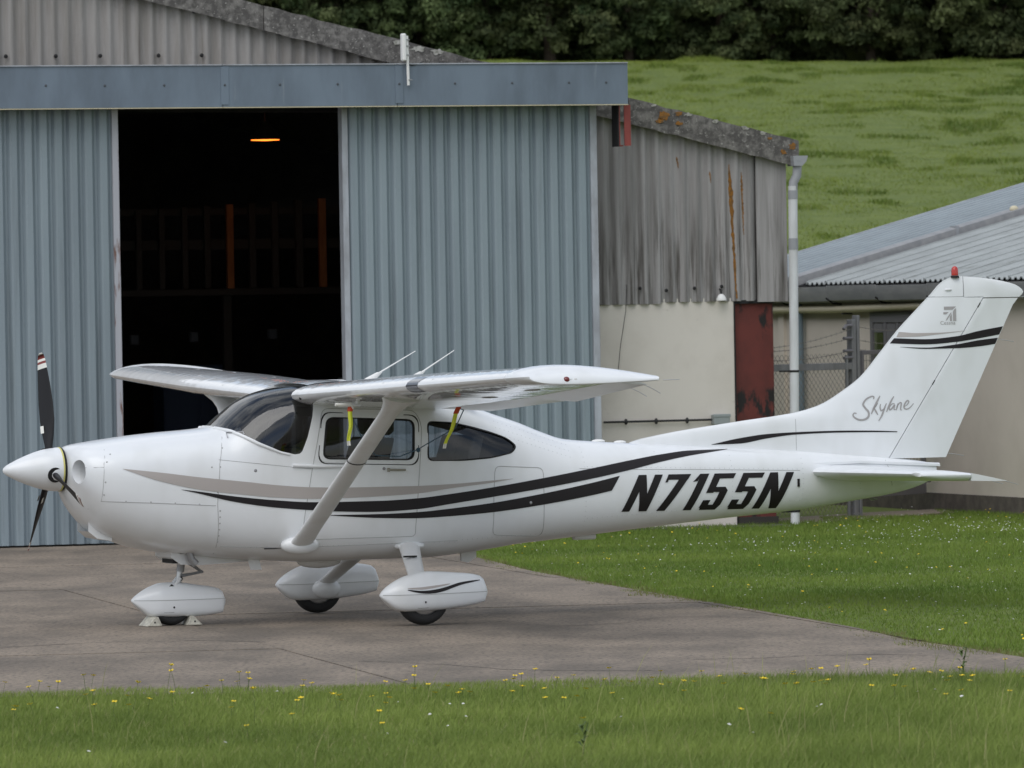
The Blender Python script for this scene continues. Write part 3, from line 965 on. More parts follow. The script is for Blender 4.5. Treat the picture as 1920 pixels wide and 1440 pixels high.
# fuselage stations: x, z_top, z_bottom, z_widest, half_width, n_top, n_bottom
ST=np.array([
(2.575,1.46,1.12,1.295,.185,2.0,2.0),
(2.545,1.482,1.05,1.29,.31,2.2,2.1),
(2.50,1.494,.975,1.27,.415,2.4,2.2),
(2.42,1.508,.875,1.25,.485,2.5,2.4),
(2.33,1.520,.785,1.22,.52,2.6,2.5),
(2.20,1.537,.725,1.20,.545,2.6,2.6),
(2.00,1.560,.655,1.18,.56,2.6,2.8),
(1.767,1.580,.609,1.16,.57,2.7,3.0),
(1.50,1.598,.577,1.14,.58,2.7,3.2),
(1.34,1.618,.558,1.12,.585,2.7,3.3),
(1.206,1.722,.545,1.10,.59,2.7,3.4),
(1.068,1.824,.536,1.08,.59,2.9,3.5),
(.931,1.886,.526,1.06,.59,3.2,3.6),
(.794,1.918,.515,1.04,.59,3.6,3.6),
(.635,1.935,.506,1.02,.59,4.2,3.6),
(.384,1.94,.504,1.0,.59,4.6,3.6),
(0,1.93,.508,1.0,.59,4.8,3.6),
(-.40,1.87,.509,1.0,.58,4.4,3.6),
(-.738,1.785,.535,1.0,.56,3.8,3.4),
(-1.014,1.685,.568,1.01,.53,3.2,3.2),
(-1.268,1.60,.60,1.02,.495,2.9,3.0),
(-1.452,1.527,.615,1.03,.467,2.7,2.9),
(-1.684,1.452,.635,1.04,.435,2.6,2.8),
(-1.918,1.428,.655,1.04,.402,2.6,2.7),
(-2.375,1.395,.697,1.05,.345,2.6,2.6),
(-3.086,1.345,.758,1.06,.265,2.6,2.5),
(-3.80,1.300,.814,1.07,.185,2.5,2.4),
(-4.236,1.262,.87,1.08,.138,2.4,2.3),
(-4.57,1.237,.915,1.09,.104,2.3,2.2),
(-4.77,1.212,.955,1.095,.082,2.2,2.1),
(-4.94,1.185,1.01,1.10,.056,2.1,2.0),
(-5.03,1.165,1.06,1.11,.035,2.0,2.0)])[::-1]
def _slopes(X,Y):
    h=np.diff(X); d=np.diff(Y)/h; m=np.zeros(len(X))
    for i in range(1,len(X)-1):
        if d[i-1]*d[i]>0:
            a=2*h[i]+h[i-1]; b=h[i]+2*h[i-1]; m[i]=(a+b)/(a/d[i-1]+b/d[i])
    m[0]=d[0]; m[-1]=d[-1]; return m
_SL=[_slopes(ST[:,0],ST[:,k]) for k in range(1,7)]
def station(x):
    X=ST[:,0]; x=min(max(x,X[0]),X[-1]); i=min(int(np.searchsorted(X,x,'right'))-1,len(X)-2); h=X[i+1]-X[i]; t=(x-X[i])/h
    out=[]
    for k in range(6):
        y0,y1=ST[i,k+1],ST[i+1,k+1]; m0,m1=_SL[k][i]*h,_SL[k][i+1]*h
        out.append(y0*(1+2*t)*(1-t)**2+m0*t*(1-t)**2+y1*t*t*(3-2*t)+m1*t*t*(t-1))
    return out
def side_y(x,z):
    zt,zb,zm,w,nt,nb=station(x)
    if z>=zm: t=min((z-zm)/(zt-zm),1); n=nt
    else: t=min((zm-z)/(zm-zb),1); n=nb
    return w*max(1-t**n,0)**(1/n)


def ring(x, n=96, inset=0.0):
    zt, zb, zm, w, n1, n2 = station(x)
    zt -= inset
    zb += inset
    w -= inset
    out = []
    for k in range(n):
        a = 2 * PI * k / n
        c_, s_ = math.cos(a), math.sin(a)
        e = n1 if s_ >= 0 else n2
        y = w * math.copysign(abs(c_) ** (2 / e), c_)
        z = zm + (zt - zm if s_ >= 0 else zm - zb) * math.copysign(abs(s_) ** (2 / e), s_)
        out.append((x, y, z))
    return out


def rounded(poly, r, n=5):
    out = []
    N = len(poly)
    for i in range(N):
        p, a, b = Vector(poly[i]), Vector(poly[i - 1]), Vector(poly[(i + 1) % N])
        d1, d2 = (a - p), (b - p)
        k = min(r, d1.length * .45, d2.length * .45)
        s, e = p + d1.normalized() * k, p + d2.normalized() * k
        for j in range(n + 1):
            t = j / n
            out.append(tuple(s * (1 - t) ** 2 + p * 2 * t * (1 - t) + e * t * t))
    return out


DOORWIN = rounded([(.512, 1.678), (-.223, 1.644), (-.208, 1.321), (.559, 1.347)], .07)
REARWIN = rounded([(-.346, 1.63), (-.571, 1.614), (-.727, 1.576), (-.921, 1.524), (-1.056, 1.477), (-1.135, 1.411), (-1.087, 1.355), (-.898, 1.321), (-.639, 1.305), (-.335, 1.309)], .05, 4)
SHIELD = [(1.349, 1.618), (1.276, 1.594), (1.088, 1.488), (.91, 1.415), (.795, 1.387), (.755, 1.392), (.733, 1.41), (.683, 1.522), (.63, 1.692), (.614, 1.769)]

# hollow shell, then the window openings are cut through it
xo = list(np.linspace(-5.03, 2.35, 150)) + list(np.linspace(2.37, 2.575, 16))
shell = MB()
shell.loft([ring(x) for x in xo])
xi = list(np.linspace(-1.75, 1.30, 60))
k0 = len(shell.v)
inner = MB().loft([ring(x, 96, .028) for x in xi])
shell.add(inner.v, [tuple(reversed(f)) for f in inner.f], 1)
me = bpy.data.meshes.new('fuselage')
me.from_pydata(shell.v, [], shell.f)
me.materials.append(MATS['white_paint'])
me.materials.append(MATS['cabin_lining'])
me.polygons.foreach_set('material_index', shell.mi)
fus = link(bpy.data.objects.new('fuselage', me))
cutters = []
for poly, y0, y1 in ((DOORWIN, -1, 1), (REARWIN, -1, 1), (SHIELD + [(.60, 2.2), (1.55, 2.2), (1.40, 1.66)], -1.2, 1.2)):
    cb = MB().prism(poly, 'y', y0, y1).build('cutter', 'cabin_lining')
    cutters.append(cb)
    md = fus.modifiers.new('cut', 'BOOLEAN')
    md.operation, md.solver, md.object = 'DIFFERENCE', 'EXACT', cb
# oval cooling-air inlets beside the spinner
for sy in (1, -1):
    P = [(sy * .335 + .085 * math.cos(t), 1.285 + .095 * math.sin(t)) for t in [2 * PI * k / 24 for k in range(24)]]
    cb = MB().prism(P, 'x', 2.22, 2.8).build('cutter', 'dark')
    cutters.append(cb)
    md = fus.modifiers.new('cut', 'BOOLEAN')
    md.operation, md.solver, md.object = 'DIFFERENCE', 'EXACT', cb
bpy.context.view_layer.update()
dg = bpy.context.evaluated_depsgraph_get()
me2 = bpy.data.meshes.new_from_object(fus.evaluated_get(dg))
fus.modifiers.clear()
fus.data = me2
fus.parent = A
for cb in cutters:
    bpy.data.objects.remove(cb)
me2.polygons.foreach_set('use_smooth', [True] * len(me2.polygons))
me2.set_sharp_from_angle(angle=rad(32))
for nm, sy in (('intake_duct', 1), ('intake_duct', -1)):
    m = MB()
    m.loft([[(x, sy * .335 + .083 * k * math.cos(t), 1.285 + .093 * k * math.sin(t)) for t in [2 * PI * q / 24 for q in range(24)]] for x, k in ((2.50, .985), (2.40, .97), (2.24, .9))], caps=False)
    dk = m.build(nm, 'fairing_paint', A, smooth=50)
    MB().loft([[(x, sy * .335 + .082 * math.cos(t), 1.285 + .092 * math.sin(t)) for t in [2 * PI * q / 24 for q in range(24)]] for x in (2.236, 2.28)]).build('baffle', 'dark', dk)


def on_side(x, z, off=.004, sy=1):
    return (x, sy * (side_y(x, z) + off), z)


def strip(name, U, Lw, mt, parent, n=70, rows=6, off=.004, yf=None):
    """painted band between an upper and a lower line on the left side"""
    yf = yf or side_y
    du = [0]
    for i in range(1, len(U)): du.append(du[-1] + abs(U[i][0] - U[i - 1][0]) + 1e-6)
    P = []
    T = du[-1]
    dl = [0]
    for i in range(1, len(Lw)): dl.append(dl[-1] + abs(Lw[i][0] - Lw[i - 1][0]) + 1e-6)
    for i in range(n + 1):
        t = i / n
        a = (pchip(du, [p[0] for p in U], t * T), pchip(du, [p[1] for p in U], t * T))
        b = (pchip(dl, [p[0] for p in Lw], t * dl[-1]), pchip(dl, [p[1] for p in Lw], t * dl[-1]))
        row = []
        for j in range(rows + 1):
            s = j / rows
            x, z = a[0] + (b[0] - a[0]) * s, a[1] + (b[1] - a[1]) * s
            row.append((x, yf(x, z) + off, z))
        P.append(row)
    return MB().grid(P).build(name, mt, parent, smooth=60)


def seam(name, pts, parent, r=.0028, mt='seam', n=None, yf=None, off=.0005, closed=False):
    yf = yf or side_y
    if closed: pts = list(pts) + [pts[0]]
    L = []
    for i in range(len(pts) - 1):
        d = math.dist(pts[i], pts[i + 1])
        k = max(1, int(d / .05))
        for j in range(k):
            t = j / k
            L.append((pts[i][0] + (pts[i + 1][0] - pts[i][0]) * t, pts[i][1] + (pts[i + 1][1] - pts[i][1]) * t))
    L.append(pts[-1])
    return MB().tube([(x, yf(x, z) + off, z) for x, z in L], r, 5).build(name, mt, parent, fix=False)


GU = [(2.223, 1.305), (1.921, 1.268), (1.593, 1.222), (1.152, 1.169), (.995, 1.148), (.604, 1.117), (.32, 1.11), (-.249, 1.108), (-.509, 1.115), (-.891, 1.135), (-1.084, 1.146)]
GLo = [(2.223, 1.303), (1.924, 1.2), (1.596, 1.124), (1.154, 1.066), (.997, 1.049), (.606, 1.026), (.321, 1.028), (-.248, 1.048), (-.508, 1.08), (-.891, 1.118), (-1.084, 1.144)]
B1U = [(1.75, 1.129), (1.596, 1.107), (1.332, 1.066), (1.154, 1.043), (.998, 1.026), (.661, 1.0), (.435, .996), (.095, .996), (-.247, 1.009), (-.507, 1.034), (-.89, 1.079), (-1.367, 1.144), (-1.824, 1.212), (-2.18, 1.268), (-2.479, 1.309), (-2.758, 1.333), (-3.125, 1.336)]
B1L = [(1.75, 1.127), (1.596, 1.09), (1.332, 1.023), (1.155, .991), (.999, .968), (.662, .935), (.437, .919), (.097, .908), (-.246, .921), (-.506, .953), (-.888, 1.001), (-1.364, 1.062), (-1.817, 1.128), (-2.165, 1.190), (-2.46, 1.249), (-2.734, 1.292), (-3.125, 1.334)]
B2U = [(.541, .893), (.097, .889), (-.246, .897), (-.505, .916), (-.887, .953), (-1.363, 1.018), (-1.815, 1.094), (-2.063, 1.143)]
B2L = [(.541, .891), (.097, .858), (-.245, .847), (-.504, .855), (-.887, .877), (-1.362, .927), (-1.813, .992), (-1.985, 1.023)]
strip('grey_swoosh', GU, GLo, 'stripe_grey', fus)
strip('black_swoosh', B1U, B1L, 'stripe_black', fus, 110)
strip('black_swoosh', B2U, B2L, 'stripe_black', fus)

# registration on the tail cone, each character its own set of strokes
GLY = {
    'N': [[(0, 0), (40, 0), (40, 1), (0, 1)], [(88, 0), (128, 0), (40, 1), (0, 1)], [(88, 0), (128, 0), (123, 1), (83, 1)]],
    '7': [[(0, .85), (110, .85), (115, 1), (0, 1)], [(25, 0), (69, 0), (115, 1), (71, 1)], [(0, .78), (12, .78), (12, .9), (0, .9)]],
    '1': [[(12, 0), (54, 0), (58, 1), (18, 1)], [(-8, .78), (14, .80), (24, 1), (12, 1)]],
    '5': [[(0, .86), (108, .86), (111, 1), (2, 1)], [(0, .47), (37, .47), (39, 1), (0, 1)], [(8, .50), (96, .48), (86, .63), (10, .63)],
          [(66, .05), (106, .13), (106, .53), (68, .56)], [(12, 0), (94, 0), (106, .14), (6, .14)], [(4, .06), (42, .06), (42, .27), (4, .27)],
          [(86, .63), (72, .50), (106, .45), (106, .53)]],
}


def letter(ch, gx):
    m = MB()
    for q in GLY[ch]:
        P = []
        for i in range(13):
            s = i / 12
            row = []
            for j in range(3):
                t = j / 2
                a = [q[0][k] + (q[3][k] - q[0][k]) * s for k in (0, 1)]
                b = [q[1][k] + (q[2][k] - q[1][k]) * s for k in (0, 1)]
                X, Y = a[0] + (b[0] - a[0]) * t + gx, a[1] + (b[1] - a[1]) * t
                x, z = -2.08 - .001803 * X - .156 * Y, .846 - .0000148 * X + .299 * Y
                row.append((x, side_y(x, z) + .004 + .0003 * (len(m.f) % 7), z))
            P.append(row)
        m.grid(P)
    return m.build('registration_letter', 'stripe_black', fus, smooth=60)


for ch, gx in (('N', 0), ('7', 153), ('1', 303), ('5', 388), ('5', 536), ('N', 675)):
    letter(ch, gx)

# panel seams, door, screws
DOOR = rounded([(.545, 1.752), (.651, 1.277), (.73, .86), (.738, .70), (-.222, .70), (-.22, .78), (-.249, 1.113), (-.292, 1.60), (-.245, 1.72)], .06, 3)
seam('door_seam', DOOR, fus, closed=True)
seam('baggage_door_seam', rounded([(-.924, 1.252), (-1.362, 1.227), (-1.364, .865), (-1.382, .665), (-.905, .69), (-.907, 1.009)], .05, 3), fus, closed=True)
seam('firewall_seam', [(1.325, 1.60), (1.38, 1.47), (1.423, 1.324), (1.452, 1.005), (1.431, .66), (1.42, .60)], fus)
seam('cowl_seam', [(2.386, 1.048), (1.969, 1.026), (1.465, .992)], fus)
seam('cowl_seam', [(2.33, 1.46), (2.365, 1.346), (2.386, 1.048), (2.455, .985)], fus, .0022)
seam('cowl_seam', [(2.50, 1.318), (2.368, 1.32)], fus, .0022)
seam('lap_seam', [(-1.70, 1.212), (-2.156, 1.193), (-2.744, 1.178), (-3.733, 1.144)], fus, .002)
seam('lap_seam', [(1.427, 1.359), (.66, 1.268)], fus, .002)
seam('lap_seam', [(1.40, .66), (.8, .635), (-.6, .655)], fus, .002)
seam('tail_seam', [(-4.55, 1.21), (-4.60, 1.0), (-4.60, .93)], fus, .0022)
scr = MB().ball((0, 0, 0), .0075, .0035, .0075, 6, 4).build('screw', 'seam', fus)
scr.location = on_side(1.43, .95, 0)
for x, z in [(1.43, .90), (1.43, .85), (1.43, .8), (1.43, .75), (1.43, .70), (2.30, 1.42), (2.36, 1.2), (2.37, 1.1), (2.2, 1.043), (2.0, 1.033), (1.8, 1.02), (1.6, 1.005), (1.46, 1.2), (1.45, 1.1), (1.42, 1.3), (1.38, 1.45), (1.49, 1.30), (1.49, 1.12), (2.34, 1.36)]:
    share(scr, 'screw', fus, on_side(x, z, 0))
port = MB().ball((0, 0, 0), .014, .006, .014, 8, 4).build('static_port', 'dull_steel', fus)
port.location = on_side(1.13, 1.265, 0)
share(port, 'fuel_drain', fus, on_side(-1.24, .945, .003))
seam('step_handle', [(1.315, 1.535), (1.31, 1.572), (1.20, 1.577), (1.195, 1.56)], fus, .006, 'steel', off=.02)
MB().tube([on_side(.82, 1.298, .004), on_side(.60, 1.285, .006), on_side(.36, 1.28, .004)], [.016, .014, .010], 8).build('door_stay', 'white_paint', fus, smooth=50)
h1 = MB()
h1.tube([on_side(.012, 1.245, .012), on_side(-.135, 1.241, .012)], .010, 6).tube([on_side(.01, 1.26, .012), on_side(.01, 1.228, .012)], .011, 6)
h1.build('door_handle', 'handle', fus)
share(port, 'key_lock', fus, on_side(.045, 1.255, .0))
MB().box(-3.725, -3.705, 0, .006, 1.01, 1.075).build('data_plate', 'stripe_black', fus).location = (0, side_y(-3.715, 1.04) + .001, 0)
MB().box(.90, 1.04, 0, .012, .628, .636).build('vent_slot', 'dark', fus).location = (0, side_y(.97, .632) - .006, 0)


def frame_ring(name, poly, wd, thick, mt, parent, off=0.0):
    """a raised surround following a window outline"""
    c = Vector((sum(p[0] for p in poly) / len(poly), sum(p[1] for p in poly) / len(poly)))
    rings = []
    for p in poly:
        d = (Vector(p) - c).normalized()
        a, b = Vector(p) - d * .008, Vector(p) + d * wd
        ya, yb = side_y(*a), side_y(*b)
        rings.append([(a.x, ya - .012 + off, a.y), (a.x, ya + thick + off, a.y), (b.x, yb + thick + off, b.y), (b.x, yb - .006 + off, b.y)])
    rings.append(rings[0])
    return MB().loft(rings, caps=False).build(name, mt, parent, smooth=50)


def pane(name, poly, parent, sy=1, ins=.010):
    c = Vector((sum(p[0] for p in poly) / len(poly), sum(p[1] for p in poly) / len(poly)))
    P = []
    for k in (1.015, .8, .6, .4, .2, .02):
        P.append([(lambda q: (q.x, sy * (side_y(q.x, q.y) - ins), q.y))(c + (Vector(p) - c) * k) for p in list(poly) + [poly[0]]])
    return MB().grid(P).build(name, 'window_glass', parent, smooth=60)


for sy in (1, -1):
    w1 = pane('door_window', DOORWIN, A, sy)
    w2 = pane('rear_window', REARWIN, A, sy)
    if sy == 1:
        frame_ring('window_seal', DOORWIN, .010, .004, 'dark', w1, .001)
        c0 = Vector((.16, 1.5))
        big = [tuple(c0 + Vector((((p[0] - c0.x) * 1.045), (p[1] - c0.y) * 1.10))) for p in DOORWIN]
        frame_ring('window_frame', big, .024, .004, 'white_paint', w1)
        big2 = [tuple(c0 + Vector((((p[0] - c0.x) * 1.115), (p[1] - c0.y) * 1.25))) for p in DOORWIN]
        frame_ring('outer_seal', big2, .004, .003, 'dark', w1)
        frame_ring('window_seal', REARWIN, .006, .003, 'dark', w2)
# one-piece windscreen, wrapped from post to post
SX = [p[0] for p in SHIELD][::-1]
SZ = [p[1] for p in SHIELD][::-1]


def screen_row(x, n=40, ins=.006):
    zt, zb, zm, w, n1, n2 = station(x)
    zl = float(np.interp(x, SX, SZ)) - .004
    t = min(max((zl - zm) / (zt - zm), 0), 1)
    f0 = math.asin(min(t ** (n1 / 2), 1))
    row = []
    for i in range(n + 1):
        f = f0 + (PI - 2 * f0) * i / n
        c_, s_ = math.cos(f), math.sin(f)
        row.append((x, (w - ins) * math.copysign(abs(c_) ** (2 / n1), c_), zm + (zt - ins - zm) * abs(s_) ** (2 / n1)))
    return row


ws = MB().grid([screen_row(x) for x in list(np.linspace(.615, .76, 14)) + list(np.linspace(.78, 1.345, 30))]).build('windscreen', 'windshield_glass', A, smooth=60)
for sy in (1, -1):
    m = MB()
    base = [p for p in SHIELD if p[0] > .85]
    pts = []
    for i in range(40):
        x = 1.352 + (.84 - 1.352) * i / 39
        z = float(np.interp(x, SX, SZ)) - .012
        pts.append((x, sy * (side_y(x, z) + .002), z))
    m.tube(pts, [.016] * 20 + [.016 - .0004 * k for k in range(20)], 8)
    m.build('windscreen_fairing', 'white_paint', ws, smooth=60)
MB().tube([(1.352, y, station(1.352)[0] - .004 - .11 * abs(y / .4) ** 2.2 * 0) for y in (-.12, -.06, 0, .06, .12)], .014, 8).build('windscreen_fairing', 'white_paint', ws, smooth=60)

# cabin: panel, floor, four seats
MB().box(1.0, 1.16, -.46, .46, 1.05, 1.44).build('instrument_panel', 'dark', A, bevel=.03)
MB().box(.95, 1.30, -.48, .48, 1.43, 1.46).build('glare_shield', 'dark', A, bevel=.01)
MB().box(-.95, 1.2, -.40, .40, .66, .69).build('cabin_floor', 'cabin_lining', A)
MB().box(-1.22, -1.19, -.36, .36, .75, 1.42).build('rear_bulkhead', 'cabin_lining', A)
for (x, y, mt) in ((.28, .25, 'seat_fabric'), (.28, -.25, 'seat_fabric'), (-.50, .22, 'seat_pale'), (-.50, -.22, 'seat_pale')):
    st = MB().box(x - .22, x + .26, y - .20, y + .20, .85, 1.0).build('seat', mt, A, bevel=.04)
    m = MB()
    m.loft([[(x - .20 - k * .14 + dx, y + yy, 1.0 + k * .5) for dx, yy in ((.05, -.20 + .03 * k), (.07, 0), (.05, .20 - .03 * k), (-.05, .20 - .03 * k), (-.05, -.20 + .03 * k))] for k in (0, .3, .6, .85, 1.0)])
    m.build('backrest', mt, st, bevel=.012)
    MB().box(x - .41, x - .32, y - .12, y + .12, 1.52, 1.70 if x > 0 else 1.60).build('headrest', 'seat_fabric', st, bevel=.035)

# ------------------------------------------------------------------ nose: spinner and propeller
SPC = Vector((2.60, 0, 1.302))
m = MB()
prof = [(0, .176), (.03, .1755), (.08, .172), (.14, .160), (.20, .143), (.27, .118), (.34, .089), (.40, .060), (.44, .038), (.462, .018), (.467, .004)]
m.loft([[(SPC.x + d, SPC.y + r * math.cos(t), SPC.z + r * math.sin(t)) for t in [2 * PI * k / 40 for k in range(40)]] for d, r in prof])
sp = m.build('spinner', 'white_paint', A, smooth=40)
MB().loft([[(SPC.x + d, SPC.y + r * math.cos(t), SPC.z + r * math.sin(t)) for t in [2 * PI * k / 40 for k in range(40)]] for d, r in ((-.022, .172), (-.005, .180), (-.004, .172))]).build('backplate', 'dark', sp, smooth=40)
MB().loft([[(SPC.x + d, SPC.y + r * math.cos(t), SPC.z + r * math.sin(t)) for t in [2 * PI * k / 40 for k in range(40)]] for d, r in ((-.004, .1785), (.008, .1785), (.008, .172), (-.004, .172))]).build('spinner_trim', 'yellow_edge', sp, smooth=40)


def blade(ang):
    """ang clockwise from straight up towards the aircraft's left"""
    up = Vector((0, math.sin(ang), math.cos(ang)))
    tg = Vector((0, math.cos(ang), -math.sin(ang)))
    fwd = Vector((1, 0, 0))
    m = MB()
    st = [(.13, .052, .050, 52), (.20, .07, .045, 50), (.28, .105, .032, 46), (.40, .14, .024, 41), (.55, .148, .018, 36), (.70, .135, .014, 31), (.78, .122, .012, 28.5), (.83, .112, .011, 27), (.85, .108, .011, 26.5),
          (.87, .102, .010, 26), (.89, .098, .010, 25.5), (.91, .09, .009, 25), (.945, .07, .007, 24), (.962, .035, .005, 24)]
    rings = []
    for r, ch, th, pa in st:
        p = rad(pa)
        cd = tg * math.cos(p) - fwd * math.sin(p)
        nd = tg * math.sin(p) + fwd * math.cos(p)
        c = SPC + fwd * .075 + up * r
        rings.append([c + cd * (ch / 2 * math.cos(t) + .1 * ch) + nd * (th / 2 * math.sin(t)) for t in [2 * PI * k / 16 for k in range(16)]])
    o = None
    for a, b, mi in ((0, 7, 0), (7, 9, 1), (9, 10, 2), (10, 11, 1), (11, 12, 2), (12, 14, 1)):
        m.loft(rings[a:min(b + 1, len(rings))], caps=(b >= 14 or a == 0), mi=mi)
    o = m.build('propeller_blade', ['blade_black', 'blade_white', 'blade_red'], A, smooth=50)
    c = SPC + fwd * .075 + up * .145
    MB().loft([[c + (tg * math.cos(t) + fwd * math.sin(t)) * r + up * q for t in [2 * PI * k / 20 for k in range(20)]] for q, r in ((-.03, .062), (.022, .062))]).build('blade_cuff', 'dark', o, smooth=40)
    c2 = SPC + fwd * .075 + up * .30
    p = rad(45)
    cd = tg * math.cos(p) - fwd * math.sin(p)
    nd = tg * math.sin(p) + fwd * math.cos(p)
    for sg in (1, -1):
        q = [c2 + cd * a + up * b + nd * .019 * sg for a, b in ((-.045, 0), (-.015, 0), (-.015, .06), (-.045, .06))]
        MB().add(q, [(0, 1, 2, 3)]).build('decal', 'blade_white', o)
    return o


for a in (-14, 105, 226):
    blade(rad(a))

# chin: air scoop, exhaust, cowl flap
m = MB()
m.loft([[(x, y * w, z) for y, z in ((-1, zb), (-1, zt), (1, zt), (1, zb))] for x, w, zb, zt in ((2.41, .16, .80, .95), (2.34, .17, .742, .93), (2.22, .18, .72, .90))], caps=False)
m.build('air_scoop', 'white_paint', A, smooth=30)
MB().box(2.27, 2.285, -.15, .15, .74, .88).build('scoop_filter', 'dull_steel', A)
MB().loft([[(x, y * w, z) for y, z in ((-1, zb), (-1, zt), (1, zt), (1, zb))] for x, w, zb, zt in ((1.74, .22, .575, .63), (1.66, .22, .515, .60), (1.50, .2, .505, .6), (1.1, .12, .52, .58), (.9, .05, .525, .56))]).build('cowl_flap', 'fairing_paint', A, smooth=30)
MB().tube([(1.60, .26, .62), (1.585, .26, .56), (1.545, .26, .515)], .032, 12).build('exhaust_pipe', 'dull_steel', A, smooth=50)
MB().box(1.66, 1.72, -.1, .2, .525, .57).build('cooling_outlet', 'dark', A)
MB().loft([[(1.04 + dx * .03 - k * .02, .2 + dy * .006, .54 - .085 * k) for dx, dy in ((-1.6, 0), (0, -1), (1.6, 0), (0, 1))] for k in (0, .7, 1)]).build('drain_mast', 'fairing_paint', A)
MB().ball((.42, 0, .50), .19, .07, .055, 14, 8).build('belly_fairing', 'fairing_paint', A, smooth=60)
MB().loft([[(x, y * .02, z) for y, z in ((-1, zb), (1, zb), (1, zt), (-1, zt))] for x, zb, zt in ((-.80, .47, .56), (-.86, .455, .56), (-.93, .5, .56))]).build('belly_blade', 'fairing_paint', A)
MB().box(-1.98, -1.78, -.03, .03, .615, .665).build('belly_antenna', 'fairing_paint', A, bevel=.012)
MB().loft([[(x, .07 * w * math.cos(t), z + .02 * w * math.sin(t)) for t in [2 * PI * k / 12 for k in range(12)]] for x, z, w in ((-4.42, .9, .2), (-4.45, .88, .5), (-4.50, .885, .2))]).build('tie_down_ring', 'dull_steel', A)
# ------------------------------------------------------------------ wings
def foil(c):
    """NACA-like upper and lower ordinates at chord fraction c"""
    t = 5 * .125 * (.2969 * math.sqrt(c) - .126 * c - .3516 * c * c + .2843 * c ** 3 - .1015 * c ** 4)
    mm, p = .022, .4
    y = mm / p ** 2 * (2 * p * c - c * c) if c < p else mm / (1 - p) ** 2 * ((1 - 2 * p) + 2 * p * c - c * c)
    return y + t, y - t


WX = [0.44, 2.60, 5.20]
WLE = [(.772, 1.862), (.768, 1.925), (.63, 2.008)]
WTE = [(-.872, 1.715), (-.850, 1.825), (-.505, 1.972)]


def wsec(y):
    f = lambda T, k: float(np.interp(y, WX, [p[k] for p in T]))
    return Vector((f(WLE, 0), f(WLE, 1))), Vector((f(WTE, 0), f(WTE, 1)))


def wpt(y, c, v, sy):
    le, te = wsec(y)
    d = te - le
    n = Vector((d.y, -d.x)).normalized()
    if n.y < 0: n = -n
    p = le + d * c + n * v * d.length
    return (p.x, sy * y, p.y)


def wring(y, c0, c1, sy, n=18, droop=0.0):
    cs = [c0 + (c1 - c0) * (1 - math.cos(PI * k / n)) / 2 for k in range(n + 1)]
    up = [(c, foil(c)[0]) for c in cs]
    lo = [(c, foil(c)[1]) for c in cs][::-1]
    out = []
    for c, v in up + lo:
        v2 = v - droop * (c - c0)
        out.append(wpt(y, c, v2, sy))
    return out


